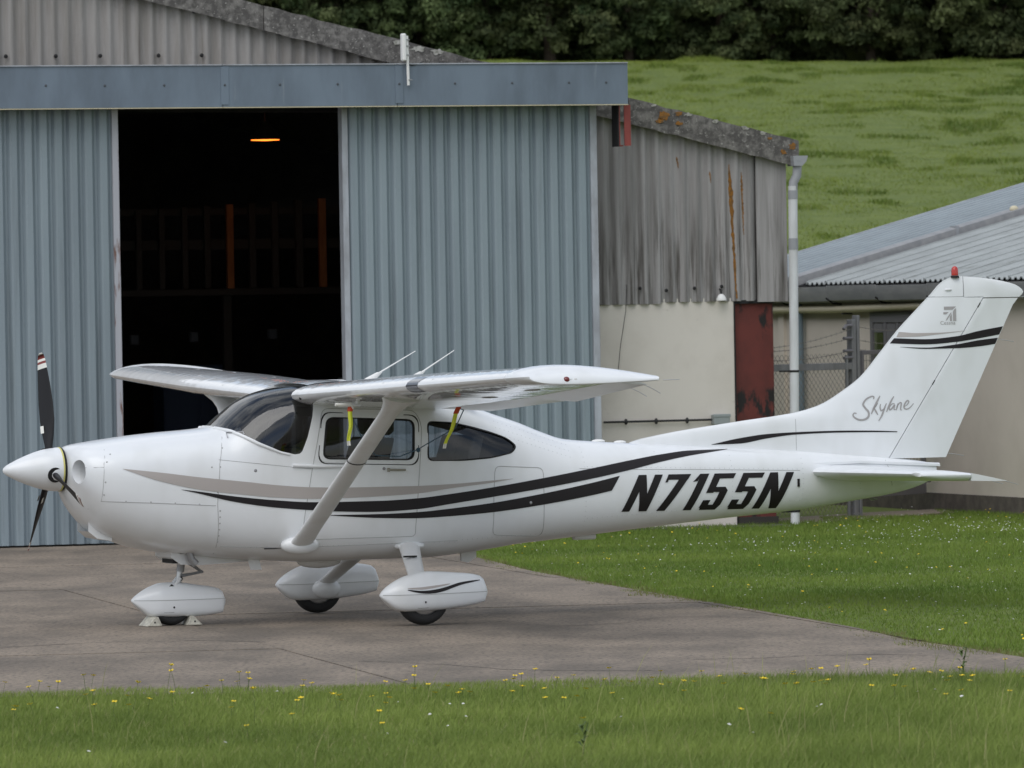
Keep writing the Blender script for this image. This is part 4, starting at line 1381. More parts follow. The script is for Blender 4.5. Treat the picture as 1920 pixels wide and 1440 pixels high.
def make_wing(sy):
    w = MB()
    ysr = [.44, .50, 1.0, 1.6, 2.1, 2.6, 3.2, 3.9, 4.6, 5.2]
    rings = [wring(y, 0, .735, sy) for y in ysr]
    w.loft(rings)
    wing = w.build('wing', 'wing_paint', A, smooth=40)
    MB().loft([wring(y, .742, 1.0, sy, 10, .05) for y in np.linspace(.62, 2.72, 8)]).build('flap', 'fairing_paint', wing, smooth=35)
    MB().loft([wring(y, .745, 1.0, sy, 10, .10 if sy > 0 else -.04) for y in np.linspace(2.74, 5.17, 8)]).build('aileron', 'fairing_paint', wing, smooth=35)
    # moulded tip
    t = MB()
    rings = []
    for q in range(9):
        a = q / 8
        y = 5.205 + .285 * math.sin(a * PI / 2)
        th = max(math.cos(a * PI / 2), .03)
        n = 18
        le, te = wsec(5.2)
        ring_ = []
        cs = [(1 - math.cos(PI * k / n)) / 2 for k in range(n + 1)]
        c0 = .055 * a * a
        for k, c in enumerate(cs + cs[::-1]):
            cc = c0 + (1 - c0 - .045 * a) * c
            u_, l_ = foil(c)
            v = l_ + ((u_ - l_) + .03 * c) * th if k <= n else l_ - .008 * c
            v += .008 * a
            ring_.append(wpt_tip(cc * 1.0 + .012 * 0, v, sy, y))
        rings.append(ring_)
    t.loft(rings)
    tip = t.build('wing_tip', 'white_paint', wing, smooth=50)
    lp = wpt_tip(.34, foil(.34)[1] + .035, sy, 5.44)
    MB().ball(lp, .045, .05, .024, 12, 7).build('lamp_base', 'white_paint', wing, smooth=50)
    MB().ball((lp[0] + .02, lp[1] + sy * .035, lp[2]), .026, .022, .022, 10, 6).build('navigation_lamp', 'lens_dark_red' if sy > 0 else 'lens_clear', wing, smooth=50)
    MB().ball((lp[0] - .05, lp[1] + sy * .025, lp[2] - .002), .028, .022, .015, 10, 6).build('strobe_lamp', 'lens_clear', wing, smooth=50)
    e = wpt_tip(1.0, foil(1)[1], sy, 5.46)
    MB().tube([e, (e[0] - .13, e[1], e[2] + .002)], .003, 5).build('static_wick', 'steel', wing)
    for yy in (5.05, 4.6):
        e = wpt(yy, 1.0, -.02, sy)
        MB().tube([e, (e[0] - .07, e[1], e[2] - .03), (e[0] - .14, e[1], e[2] - .07)], .0028, 5).build('static_wick', 'steel', wing)
    # landing-light window let into the leading edge, vent slot at the root, skin seams
    lw = MB()
    P = []
    for y in ((3.22, 3.34, 3.46) if sy > 0 else ()):
        P.append([wpt(y, c, v * 1.0, sy) for c, v in [(.06, foil(.06)[0] + .002), (.025, foil(.025)[0] + .002), (.008, foil(.008)[0] + .002), (-.002, 0), (.008, foil(.008)[1] - .002), (.025, foil(.025)[1] - .002), (.05, foil(.05)[1] - .002)]])
    if P: lw.grid(P).build('landing_light', 'lens_dark', wing, smooth=60)
    for y in (1.55, 2.66, 3.7):
        MB().tube([wpt(y, c, v + s, sy) for c, v, s in [(.3, foil(.3)[0], .0006), (.1, foil(.1)[0], .0006), (.02, foil(.02)[0], .0006), (0, 0, 0), (.02, foil(.02)[1], -.0006), (.08, foil(.08)[1], -.0006)]], .0018, 4).build('skin_seam', 'seam', wing, fix=False)
    p = wpt(.62, .012, -.012, sy)
    MB().ball(p, .012, .014, .022, 8, 5).build('cabin_vent', 'dark', wing)
    for (yy, c) in ((3.0, .5), (4.3, .45)):
        p = wpt(yy, c, foil(c)[1], sy)
        MB().ball(p, .07, .07, .006, 14, 4).build('inspection_cover', 'fairing_paint', wing, smooth=60)
    return wing


def wpt_tip(c, v, sy, y):
    le, te = wsec(5.2)
    d = te - le
    n = Vector((d.y, -d.x)).normalized()
    if n.y < 0: n = -n
    p = le + d * c + n * v * d.length
    z = p.y + (y - 5.2) * .0165
    return (p.x - (y - 5.2) * .1, sy * y, z)


mat('lens_dark', (.03, .035, .05), .12, coat=.6)
for sy in (1, -1):
    make_wing(sy)
# roof fairing between the wing roots
rr_ = []
for y in np.linspace(-.47, .47, 9):
    row = []
    for c in np.linspace(.075, .95, 20):
        q = wpt(.46, c, foil(c)[0] + .004, 1)
        row.append((q[0], y, q[2] + .012 * (1 - (y / .47) ** 2)))
    rr_.append(row)
MB().grid(rr_).build('roof_fairing', 'wing_paint', A, smooth=60)


def strut(sy):
    a, b = Vector((.76, sy * .57, .665)), Vector((.49, sy * 2.36, 1.865))
    ax_ = (b - a).normalized()
    ch = (Vector((1, 0, 0)) - ax_ * ax_.x).normalized()
    nn = ax_.cross(ch)
    rings = []
    for t, c, th in ((0, .088, .036), (.1, .078, .034), (.85, .074, .033), (.90, .078, .036), (.95, .105, .05), (1.0, .17, .07)):
        p = a + (b - a) * t
        rings.append([p + ch * (c * math.cos(q) * (1.0 if math.cos(q) > 0 else 1.15)) + nn * (th * math.sin(q)) for q in [2 * PI * k / 20 for k in range(20)]])
    s = MB().loft(rings).build('wing_strut', 'fairing_paint', A, smooth=60)
    for t, mt, hh in ((.565, 'dark', .006), (.285, 'fairing_paint', .004)):
        p = a + (b - a) * t
        MB().loft([[p + ax_ * q + ch * (.079 * math.cos(k) * (1.0 if math.cos(k) > 0 else 1.13)) + nn * (.0365 * math.sin(k)) for k in [2 * PI * j / 20 for j in range(20)]] for q in (-hh, hh)], caps=False).build('strut_band', mt, s)
    MB().ball((.755, sy * .545, .655), .165, .07, .075, 16, 9).build('strut_cuff', 'white_paint', s, smooth=60)
    return s


for sy in (1, -1): strut(sy)

# pitot and roof aerials
MB().tube([(.60, 1.62, 1.86), (.60, 1.62, 1.80)], .016, 8).build('pitot_mast', 'fairing_paint', A, smooth=50)
MB().tube([(.76, 1.62, 1.785), (.58, 1.62, 1.785)], .011, 8).build('pitot_tube', 'fairing_paint', A, smooth=50)
for x0, x1 in ((-.03, -.44), (-.40, -.775)):
    an_ = MB()
    an_.loft([[(x + .05 * w * math.cos(t), .0 + .016 * w * math.sin(t), z) for t in [2 * PI * k / 12 for k in range(12)]] for x, z, w in ((x0 + .03, 1.93, 1.5), (x0 - .03, 1.985, 1.0), (x0 - .10, 2.03, .5))])
    o = an_.build('aerial_base', 'antenna_white', A, smooth=50)
    MB().tube([(x0 - .09, 0, 2.022), (x1, 0, 2.196)], [.007, .0035], 6).build('whip', 'antenna_white', o)
MB().loft([[(x, .09 * w * math.cos(t), 1.945 + .033 * w * max(math.sin(t), -.3)) for t in [2 * PI * k / 14 for k in range(14)]] for x, w in ((.385, .2), (.36, .8), (.30, 1), (.2, .95), (.10, .3))]).build('satellite_antenna', 'antenna_white', A, smooth=50)
for x, l in ((-2.02, .11), (-2.21, .10)):
    MB().ball((x, 0, station(x)[0] + .004), l * .55, .045, .016, 12, 6).build('spine_antenna', 'antenna_white', A, smooth=50)

# ------------------------------------------------------------------ tail
LEZ = [1.15, 1.405, 1.469, 1.557, 1.621, 1.678, 1.786, 1.907, 2.096, 2.298, 2.452, 2.584, 2.70, 2.738]
LEX = [-2.15, -2.293, -2.578, -3.234, -3.76, -3.981, -4.185, -4.361, -4.533, -4.711, -4.869, -5.007, -5.13, -5.22]


def le_x(z): return pchip(LEZ, LEX, z)


def hinge_x(z): return -4.605 - (z - 1.241) * (.864 / 1.291)


def te_x(z):
    if z <= 2.527: return -5.113 - (z - 1.189) * .5
    return pchip([2.527, 2.558, 2.598, 2.653, 2.706, 2.725, 2.738], [-5.782, -5.825, -5.862, -5.804, -5.60, -5.45, -5.30], z)


def fin_y(x, z):
    d = le_x(z) - x
    hx = hinge_x(min(z, 2.57))
    full = .047 - .014 * (z - 1.4)
    h = full * (1 - math.exp(-max(d, 0) / (.16 + .5 * max(0, 1.75 - z))))
    if x < hx:
        h = min(h, .006 + (full * .9) * max(0, (x - te_x(z))) / max(hx - te_x(z), .05))
    if z > 2.62:
        h *= max(.12, math.sqrt(max(0, 1 - ((z - 2.62) / .12) ** 2)))
    return max(h, .003)


def fin_surface(name, fx0, fx1, zs, mt, parent, n=40):
    rings = []
    for z in zs:
        a, b = fx0(z), fx1(z)
        xs_ = [a + (b - a) * ((k / n) ** 1.6) for k in range(n + 1)]
        r = [(x, fin_y(x, z), z) for x in xs_] + [(x, -fin_y(x, z), z) for x in xs_[::-1]]
        rings.append(r)
    return MB().loft(rings).build(name, mt, parent, smooth=50)


fin = fin_surface('fin', le_x, lambda z: hinge_x(z) + .004, list(np.linspace(1.2, 1.75, 22)) + list(np.linspace(1.78, 2.565, 20)), 'white_paint', A, 60)
fin_surface('fin_tip', le_x, lambda z: -5.305, list(np.linspace(2.569, 2.62, 3)) + list(np.linspace(2.63, 2.738, 8)), 'white_paint', fin, 16)
rud = fin_surface('rudder', lambda z: hinge_x(z) - .004, te_x, np.linspace(1.22, 2.548, 24), 'white_paint', A, 16)
fin_surface('rudder_horn', lambda z: -5.311, te_x, list(np.linspace(2.556, 2.62, 4)) + list(np.linspace(2.63, 2.738, 8)), 'white_paint', rud, 20)
strip('black_band', [(-4.674, 2.227), (-4.966, 2.214), (-5.224, 2.233), (-5.45, 2.277), (-5.668, 2.31)], [(-4.635, 2.184), (-4.965, 2.17), (-5.223, 2.186), (-5.448, 2.214), (-5.634, 2.242)], 'stripe_black', fin, yf=fin_y, off=.003, rows=3)
strip('black_band', [(-4.721, 2.153), (-4.964, 2.143), (-5.223, 2.165), (-5.448, 2.198), (-5.621, 2.215)], [(-4.721, 2.151), (-4.964, 2.132), (-5.223, 2.133), (-5.447, 2.145), (-5.595, 2.163)], 'stripe_black', fin, yf=fin_y, off=.003, rows=3)
strip('grey_band', [(-4.718, 2.279), (-4.881, 2.266), (-5.053, 2.266), (-5.311, 2.279)], [(-4.695, 2.235), (-4.88, 2.238), (-5.052, 2.252), (-5.311, 2.277)], 'stripe_grey', fin, yf=fin_y, off=.003, rows=3)
strip('fin_swoosh', [(-3.003, 1.374), (-3.248, 1.42), (-3.502, 1.45), (-3.757, 1.46), (-4.096, 1.464), (-4.438, 1.458), (-4.672, 1.447)], [(-3.003, 1.372), (-3.248, 1.376), (-3.502, 1.414), (-3.756, 1.44), (-4.096, 1.448), (-4.437, 1.445), (-4.672, 1.44)], 'stripe_black', fin, yf=fin_y, off=.003, rows=3)
seam('fin_seam', [(-3.76, 1.615), (-3.76, 1.31)], fin, .002, yf=fin_y)
seam('fin_seam', [(-5.05, 2.567), (-5.30, 2.567)], fin, .002, yf=fin_y)
seam('fin_seam', [(-5.303, 2.57), (-5.306, 2.70)], fin, .0022, yf=fin_y)
seam('hinge_gap', [(-5.0, 1.832), (-5.024, 1.868)], fin, .005, 'dark', yf=fin_y)
seam('hinge_gap', [(-5.43, 2.474), (-5.455, 2.512)], fin, .005, 'dark', yf=fin_y)
MB().ball((-5.17, fin_y(-5.17, 2.625) + .004, 2.625), .033, .01, .011, 10, 5).build('fin_light', 'fairing_paint', fin, smooth=50)
bc = MB().loft([[(-5.24 + r * math.cos(t), r * math.sin(t), z) for t in [2 * PI * k / 16 for k in range(16)]] for z, r in ((2.745, .029), (2.78, .030), (2.805, .027), (2.818, .018), (2.823, .006))]).build('beacon', 'lens_red', A, smooth=50)
MB().loft([[(-5.24 + r * math.cos(t), r * math.sin(t), z) for t in [2 * PI * k / 16 for k in range(16)]] for z, r in ((2.725, .038), (2.742, .034), (2.744, .02))]).build('beacon_base', 'dark', bc, smooth=50)
for z in (2.56, 2.2, 1.25):
    MB().tube([(te_x(z), 0, z), (te_x(z) - .07, 0, z - .006), (te_x(z) - .15, 0, z - .022)], .0025, 5).build('static_wick', 'steel', rud)


# script lettering and emblem on the fin, laid flat on its skin
def fin_stroke(m, pts, w):
    n = len(pts)
    P = []
    for i, p in enumerate(pts):
        a, b = pts[max(i - 1, 0)], pts[min(i + 1, n - 1)]
        d = Vector((b[0] - a[0], b[1] - a[1]))
        d = d.normalized() if d.length > 0 else Vector((1, 0))
        nn = Vector((-d.y, d.x))
        ww = w[i] if isinstance(w, (list, tuple)) else w
        e = []
        for s in (-1, 1):
            x, z = p[0] + nn.x * ww * s, p[1] + nn.y * ww * s
            e.append((x, fin_y(x, z) + .003, z))
        P.append(e)
    m.grid(P)


def smooth_pts(pts, k=6):
    out = []
    for i in range(len(pts) - 1):
        p0, p1, p2, p3 = pts[max(i - 1, 0)], pts[i], pts[i + 1], pts[min(i + 2, len(pts) - 1)]
        for j in range(k):
            t = j / k
            out.append(tuple(.5 * ((2 * p1[c]) + (-p0[c] + p2[c]) * t + (2 * p0[c] - 5 * p1[c] + 4 * p2[c] - p3[c]) * t * t + (-p0[c] + 3 * p1[c] - 3 * p2[c] + p3[c]) * t ** 3) for c in (0, 1)))
    out.append(pts[-1])
    return out


def sk(a, b):
    """lettering sheet units -> fin skin"""
    return (-4.272 - (a - 930) / 685 * .556, 1.531 + (1390 - b) / 310 * .224 - (a - 930) * .0000)


SCRIPT = [
    ([(1168, 1128), (1172, 1100), (1140, 1098), (1085, 1130), (1052, 1185), (1075, 1230), (1108, 1275), (1105, 1330), (1060, 1362), (1000, 1362), (950, 1335), (935, 1305), (950, 1285), (975, 1288)], 7),
    ([(1240, 1092), (1205, 1160), (1165, 1240), (1138, 1300)], 7), ([(1215, 1175), (1185, 1215), (1160, 1235)], 4), ([(1172, 1232), (1190, 1270), (1212, 1312)], 6),
    ([(1245, 1185), (1238, 1225), (1250, 1262), (1285, 1240)], 5), ([(1310, 1180), (1285, 1240), (1255, 1320), (1218, 1380)], 6),
    ([(1395, 1100), (1365, 1150), (1330, 1225), (1308, 1280)], 6),
    ([(1400, 1185), (1370, 1190), (1342, 1225), (1345, 1255), (1370, 1240), (1400, 1200), (1392, 1250), (1410, 1252)], 5),
    ([(1440, 1180), (1428, 1225), (1415, 1262)], 5), ([(1425, 1225), (1455, 1180), (1475, 1180), (1470, 1220), (1465, 1255), (1480, 1260)], 5),
    ([(1505, 1225), (1540, 1200), (1560, 1165), (1540, 1155), (1512, 1195), (1505, 1235), (1530, 1252), (1570, 1235), (1612, 1188)], 5),
]
m = MB()
for pts, w in SCRIPT:
    P = smooth_pts([sk(*p) for p in pts])
    n = len(P)
    fin_stroke(m, P, [.00098 * w * (.55 + .75 * math.sin(PI * min(max(i / (n - 1), .05), .95))) for i in range(n)])
m.build('script_lettering', 'letter_grey', fin, fix=False)


def em(a, b):
    return (-5.117 - (a - 1485) / 68 * .115, 2.484 - (b - 268) / 77 * .122)


m = MB()
for poly in ([(1489, 268), (1554, 268), (1534, 285), (1489, 285)], [(1553, 276), (1553, 345), (1536, 345), (1536, 296), (1542, 286)], [(1485, 297), (1514, 297), (1500, 309), (1485, 309)], [(1530, 306), (1530, 345), (1519, 345), (1519, 322)],
             [(1524, 300), (1530, 300), (1505, 338), (1496, 345), (1502, 330)]):
    P = [em(*p) for p in poly]
    k = len(m.v)
    m.add([(x, fin_y(x, z) + .003, z) for x, z in P], [tuple(range(len(P)))])
m.build('emblem', 'letter_grey', fin, fix=False)
tx = bpy.data.curves.new('word', 'FONT')
tx.body = 'Cessna'
tx.size = .052
to = bpy.data.objects.new('word', tx)
COL.objects.link(to)
bpy.context.view_layer.update()
tm = bpy.data.meshes.new_from_object(to.evaluated_get(bpy.context.evaluated_depsgraph_get()))
bpy.data.objects.remove(to)
wmax = max(v.co.x for v in tm.vertices)
for v in tm.vertices:
    x, z = -5.085 - v.co.x / wmax * .138, 2.333 + v.co.y * .85
    v.co = (x, fin_y(x, z) + .003, z)
tm.materials.clear()
tm.materials.append(MATS['letter_grey'])
link(bpy.data.objects.new('wordmark', tm), fin)


# tailplane
def tail_ring(y, c0, c1, sy, droop=0.0, n=12):
    t = (y - .06) / 1.68
    lx, tx_ = -3.83 - .30 * t, -5.02 + .09 * t
    lz, tz = 1.128, 1.075 - .004
    cs = [c0 + (c1 - c0) * (1 - math.cos(PI * k / n)) / 2 for k in range(n + 1)]
    out = []
    th = .115 * (1 - .1 * t)
    for c in cs: out.append((c, 5 * th * (.2969 * math.sqrt(c) - .126 * c - .3516 * c * c + .2843 * c ** 3 - .1036 * c ** 4)))
    for c in cs[::-1]: out.append((c, -5 * th * (.2969 * math.sqrt(c) - .126 * c - .3516 * c * c + .2843 * c ** 3 - .1036 * c ** 4)))
    k = lx - tx_
    return [(lx - c * k, sy * y, lz + (tz - lz) * c + v * k - droop * max(0, c - c0) * k) for c, v in out]


for sy in (1, -1):
    sb = MB().loft([tail_ring(y, 0, .595, sy) for y in np.linspace(.06, 1.66, 10)]).build('tailplane', 'white_paint', A, smooth=40)
    tp = [[((p[0]), sy * (1.664 + .09 * math.sin(a * PI / 2)), 1.112 + (p[2] - 1.112) * max(math.cos(a * PI / 2), .05)) for p in tail_ring(1.66, 0 + .08 * a, .595, sy)] for a in (0, .3, .6, .8, 1.0)]
    MB().loft(tp).build('tailplane_tip', 'white_paint', sb, smooth=50)
    MB().loft([tail_ring(y, .60, 1.0, sy, .05, 8) for y in np.linspace(.12, 1.74, 10)]).build('elevator', 'fairing_paint', A, smooth=35)
    for y in (1.65, 1.3):
        e = tail_ring(y, .6, 1.0, sy, .05, 8)[8]
        MB().tube([e, (e[0] - .13, e[1], e[2] - .035)], .0025, 5).build('static_wick', 'steel', sb)
MB().loft([[(x, y * w, z + dz * .5) for y, dz in ((-1, -.02), (-1, .02), (-.5, .04), (.5, .04), (1, .02), (1, -.02))] for x, w, z in ((-3.85, .16, 1.19), (-4.3, .13, 1.20), (-4.9, .07, 1.165), (-5.06, .04, 1.155))]).build('tail_fairing', 'white_paint', A, smooth=50)

# ------------------------------------------------------------------ undercarriage
def pant(name, prof, cx, cy, hw, r, zp):
    """wheel fairing; prof = (x, z_top, z_bottom, width factor)"""
    rings = []
    PX = [p[0] for p in prof]
    for x in np.linspace(PX[0], PX[-1], 34):
        zt, zb, k = (pchip(PX, [p[j] for p in prof], x) for j in (1, 2, 3))
        zm = min(max(zp, zb + .3 * (zt - zb)), zt - .3 * (zt - zb))
        rg = []
        for q in range(28):
            a = 2 * PI * q / 28
            c_, s_ = math.cos(a), math.sin(a)
            e = 2.15 if s_ >= 0 else 4.0
            rg.append((x, cy + hw * k * math.copysign(abs(c_) ** (2 / e), c_), zm + (zt - zm if s_ >= 0 else zm - zb) * math.copysign(abs(s_) ** (2 / e), s_)))
        rings.append(rg)
    p = MB().loft(rings).build(name, 'white_paint', A, smooth=40)
    tyr = MB()
    prs = [(-.075, .62), (-.082, .75), (-.075, .88), (-.055, .96), (-.03, .993), (0, 1.0), (.03, .993), (.055, .96), (.075, .88), (.082, .75), (.075, .62)]
    wl_ = []
    for k in range(37):
        a = 2 * PI * k / 36
        wl_.append([(cx + r * q * math.sin(a), cy + y, .02 + max(r + r * q * math.cos(a), .0)) for y, q in prs])
    tyr.loft(wl_, caps=False, closed=False)
    ty = tyr.build('tyre', 'black_rubber', p, smooth=50)
    MB().loft([[(cx + rr2 * math.sin(a), cy + y, .02 + r + rr2 * math.cos(a)) for a in [2 * PI * k / 24 for k in range(24)]] for y, rr2 in ((-.07, .1), (-.06, r * .63), (.06, r * .63), (.07, .1))]).build('rim', 'steel', p, smooth=40)
    return p


def pant_mark(p, prof, cy, hw, pts, mt, w, nm, zp=.268):
    PX = [q[0] for q in prof]

    def py(x, z):
        zt, zb, k = (pchip(PX, [q[j] for q in prof], x) for j in (1, 2, 3))
        zm = min(max(zp, zb + .3 * (zt - zb)), zt - .3 * (zt - zb))
        e = 2.15 if z >= zm else 4.0
        t = min((z - zm) / (zt - zm) if z >= zm else (zm - z) / (zm - zb), 1)
        return cy + hw * k * max(1 - t ** e, 0) ** (1 / e)
    S_ = smooth_pts([(a_ + (-.03 if zp < .25 else -.044), b_) for a_, b_ in pts])
    P = []
    n = len(S_)
    for i, (x, z) in enumerate(S_):
        ww = w if not isinstance(w, tuple) else w[0] * math.sin(PI * min(max(i / (n - 1), .02), .98)) ** w[1] + .001
        P.append([(x, py(x, z + s * ww) + .003, z + s * ww) for s in (-1, 0, 1)])
    return MB().grid(P).build(nm, mt, p, smooth=60)


MP = [(-0.534, 0.31, 0.25, 0.3), (-0.529, 0.335, 0.205, 0.46), (-0.479, 0.402, 0.183, 0.56), (-0.262, 0.432, 0.148, 0.84), (-0.037, 0.446, 0.13, 1.0), (0.142, 0.414, 0.128, 0.98), (0.226, 0.378, 0.142, 0.84), (0.296, 0.335, 0.19, 0.6), (0.341, 0.295, 0.235, 0.32), (0.361, 0.27, 0.258, 0.06)]
for cy in (1.37, -1.37):
    p = pant('wheel_fairing', MP, 0, cy, .135, .208, .268)
    seam_y = 1
    for sg in (1,):
        pant_mark(p, MP, cy, .135, [(.39, .266), (.2, .267), (0, .268), (-.2, .27), (-.478, .274)], 'seam', .0022, 'parting_line')
    if cy > 0:
        pant_mark(p, MP, cy, .135, [(.21, .305), (.10, .287), (0, .288), (-.1, .305), (-.25, .345), (-.42, .367)], 'stripe_black', (.0135, .7), 'black_swoosh')
        pant_mark(p, MP, cy, .135, [(.21, .318), (.10, .316), (0, .325), (-.15, .345)], 'stripe_grey', (.009, .7), 'grey_swoosh')
        pant_mark(p, MP, cy, .135, [(.125, .235), (.125, .165), (.12, .158), (.045, .16), (.042, .168), (.042, .238)], 'seam', .0015, 'access_door')
        MB().ball((.02, cy + .137, .205), .008, .004, .009, 6, 4).build('screw', 'dark', p)
NP = [(1.232, 0.225, 0.18, 0.3), (1.238, 0.25, 0.125, 0.46), (1.275, 0.302, 0.108, 0.56), (1.464, 0.342, 0.088, 0.85), (1.66, 0.368, 0.085, 1.0), (1.77, 0.365, 0.088, 0.98), (1.86, 0.338, 0.096, 0.82), (1.94, 0.295, 0.15, 0.56), (1.995, 0.255, 0.198, 0.3), (2.017, 0.234, 0.222, 0.06)]
p = pant('nose_wheel_fairing', NP, 1.69, 0, .115, .17, .226)
pant_mark(p, NP, 0, .115, [(2.03, .228), (1.7, .226), (1.27, .226)], 'seam', .0022, 'parting_line', .226)
pant_mark(p, NP, 0, .115, [(1.80, .205), (1.80, .135), (1.795, .128), (1.725, .128), (1.72, .135), (1.72, .21)], 'seam', .0015, 'access_door', .226)
MB().ball((1.69, .117, .168), .008, .004, .009, 6, 4).build('screw', 'dark', p)
ng = MB().tube([(1.575, 0, .62), (1.60, 0, .45)], .032, 14).build('nose_leg', 'dull_steel', A, smooth=40)
MB().tube([(1.60, 0, .48), (1.615, 0, .36)], .024, 14).build('oleo_piston', 'steel', ng, smooth=40)
MB().tube([(1.60, .02, .555), (1.50, .02, .50), (1.425, .02, .445)], [.018, .014, .011], 8, flat=1.6).build('torque_link', 'galvanised', ng, smooth=40)
MB().tube([(1.425, .02, .445), (1.52, .02, .428), (1.60, .02, .418)], [.011, .011, .014], 8, flat=1.6).build('torque_link', 'galvanised', ng, smooth=40)
MB().ball((1.425, .02, .445), .014, .03, .014, 8, 6).build('link_bolt', 'dull_steel', ng)
for s in (-.05, .05):
    MB().tube([(1.612, s * .8, .40), (1.66, s, .34), (1.69, s * 1.8, .2)], .016, 8).build('fork', 'fairing_paint', ng, smooth=40)
MB().ball((1.605, .035, .395), .016, .012, .018, 8, 5).build('fork_bolt', 'dark', ng)
for sy in (1, -1):
    a, b = Vector((-.185, sy * .50, .625)), Vector((.015 if sy > 0 else -.03, sy * 1.31, .36 if sy > 0 else .25))
    rings = []
    ax_ = (b - a).normalized()
    ch = Vector((1, 0, 0))
    nn = ax_.cross(ch).normalized()
    for t, c, th in ((0, .092, .045), (.25, .084, .04), (.6, .076, .034), (1, .07, .03)):
        q = a + (b - a) * t
        rings.append([q + ch * c * math.cos(k) + nn * th * math.sin(k) for k in [2 * PI * j / 18 for j in range(18)]])
    lg = MB().loft(rings).build('main_gear_leg', 'fairing_paint', A, smooth=60)
    MB().ball((-.185, sy * .50, .622), .135, .08, .04, 16, 8).build('leg_cuff', 'white_paint', lg, smooth=60)
    q = a + (b - a) * .45
    MB().box(-.055, .055, -.012, .012, -.008, .006).build('step_plate', 'dark', lg).location = q + Vector((.03, sy * .02, .045))
    if sy < 0:
        MB().ball((-.04, -1.25, .225), .13, .075, .085, 16, 10).build('brake_fairing', 'white_paint', lg, smooth=60)

# rivet rows along the tail-cone frames and laps, one small dome each
m = MB()


def rivets(line, sp=.045):
    for i in range(len(line) - 1):
        d = math.dist(line[i], line[i + 1])
        for k in range(int(d / sp)):
            t = (k + .5) / int(d / sp)
            x, z = (line[i][c] + (line[i + 1][c] - line[i][c]) * t for c in (0, 1))
            y = side_y(x, z)
            m.ball((x, y, z), .0042, .003, .0042, 5, 3)


for x in (-1.75, -2.42, -3.10, -3.76, -4.3):
    zt, zb = station(x)[:2]
    rivets([(x, zb + .08), (x, zt - .04)], .04)
rivets([(-1.75, 1.225), (-3.73, 1.155)])
rivets([(-1.75, .80), (-3.76, .90)])
for dz in (0, .05, .10):
    rivets([(-.95, 1.62 - dz), (-1.65, 1.40 - dz)], .04)
rivets([(1.40, .645), (-.6, .645)])
rivets([(-.62, .66), (-1.75, .70)])
tag(m.build('rivet_rows', 'rivet', fus, fix=False), kind='stuff')

AM = Matrix.Translation((-1.2, 56.55, 0)) @ Matrix.Rotation(PI + rad(19.53), 4, 'Z')


def apos(x, y, z):
    return AM @ Vector((x, y, z))


# things left with the aeroplane
for i, (x, lab) in enumerate(((1.865, 'pale wedge chock in front of the nose wheel'), (1.515, 'pale wedge chock behind the nose wheel'))):
    o = MB()
    s = 1 if i == 0 else -1
    o.prism([(-.065, 0), (.065, 0), (.012 - .02 * s, .075), (-.012 - .02 * s, .075)], 'y', -.11, .11)
    o = o.build('wheel_chock', 'chock', bevel=.004)
    o.location = apos(x, .02, .021)
    o.rotation_euler = (0, 0, PI + rad(19.53) + .06 * s)
    tag(o, lab, 'chock', 'chocks at the nose wheel')
    MB().ball((0, .112, .03), .008, .004, .008, 6, 4).build('rope_hole', 'dark', o)


def streamer(loc, lab, lean, ln):
    o = empty('warning_streamer', apos(*loc), PI + rad(19.53), lab, 'streamer', 'warning streamers under the left wing')
    n = 10
    for nm, a, b, w, mt in (('red_sleeve', 0, .17, .022, 'streamer_red'), ('ribbon', .17, .92, .0145, 'streamer_yellow'), ('ribbon_end', .92, 1.04, .0145, 'streamer_white')):
        P = []
        for k in range(n + 1):
            t = a + (b - a) * k / n
            x = lean * t + .006 * math.sin(9 * t)
            P.append([(x - w * (1 - .3 * abs(lean) * 2), .006 * math.sin(6 * t), -ln * t), (x, .012 * math.sin(5 * t), -ln * t), (x + w * (1 - .3 * abs(lean) * 2), -.004, -ln * t)])
        m = MB().grid(P)
        ob = m.build(nm, mt, o)
        sd = ob.modifiers.new('t', 'SOLIDIFY')
        sd.thickness = .004
    return o


s1 = streamer((.655, 1.62, 1.79), 'yellow warning streamer hanging straight from the pitot tube by the door window', .02, .31)
MB().tube([(.13, 0, .003), (0, 0, .0), (-.02, 0, -.03)], [.014, .014, .012], 8).build('pitot_cover', 'streamer_white', s1)
s2 = streamer((.03, 2.42, 1.765), 'yellow warning streamer blowing sideways above the rear side window', .12, .31)
pts = []
key = [(.66, 1.63, 1.70), (.56, 1.50, 1.60), (.46, 1.36, 1.455), (.3, 1.16, 1.375), (.0, .85, 1.355), (-.235, .63, 1.405), (-.30, .70, 1.455), (-.36, 1.2, 1.58), (-.12, 2.1, 1.735), (.03, 2.40, 1.76)]
for i in range(len(key) - 1):
    for j in range(5):
        t = j / 5
        pts.append(apos(*[key[i][c] + (key[i + 1][c] - key[i][c]) * t for c in range(3)]))
pts.append(apos(*key[-1]))
m = MB().tube(pts, .0045, 6)
m.ball(apos(-.235, .632, 1.40), .018, .018, .02, 8, 5)
tag(m.build('tie_cord', 'cord_blue'), 'thin dark blue cord strung between the two yellow streamers', 'cord')
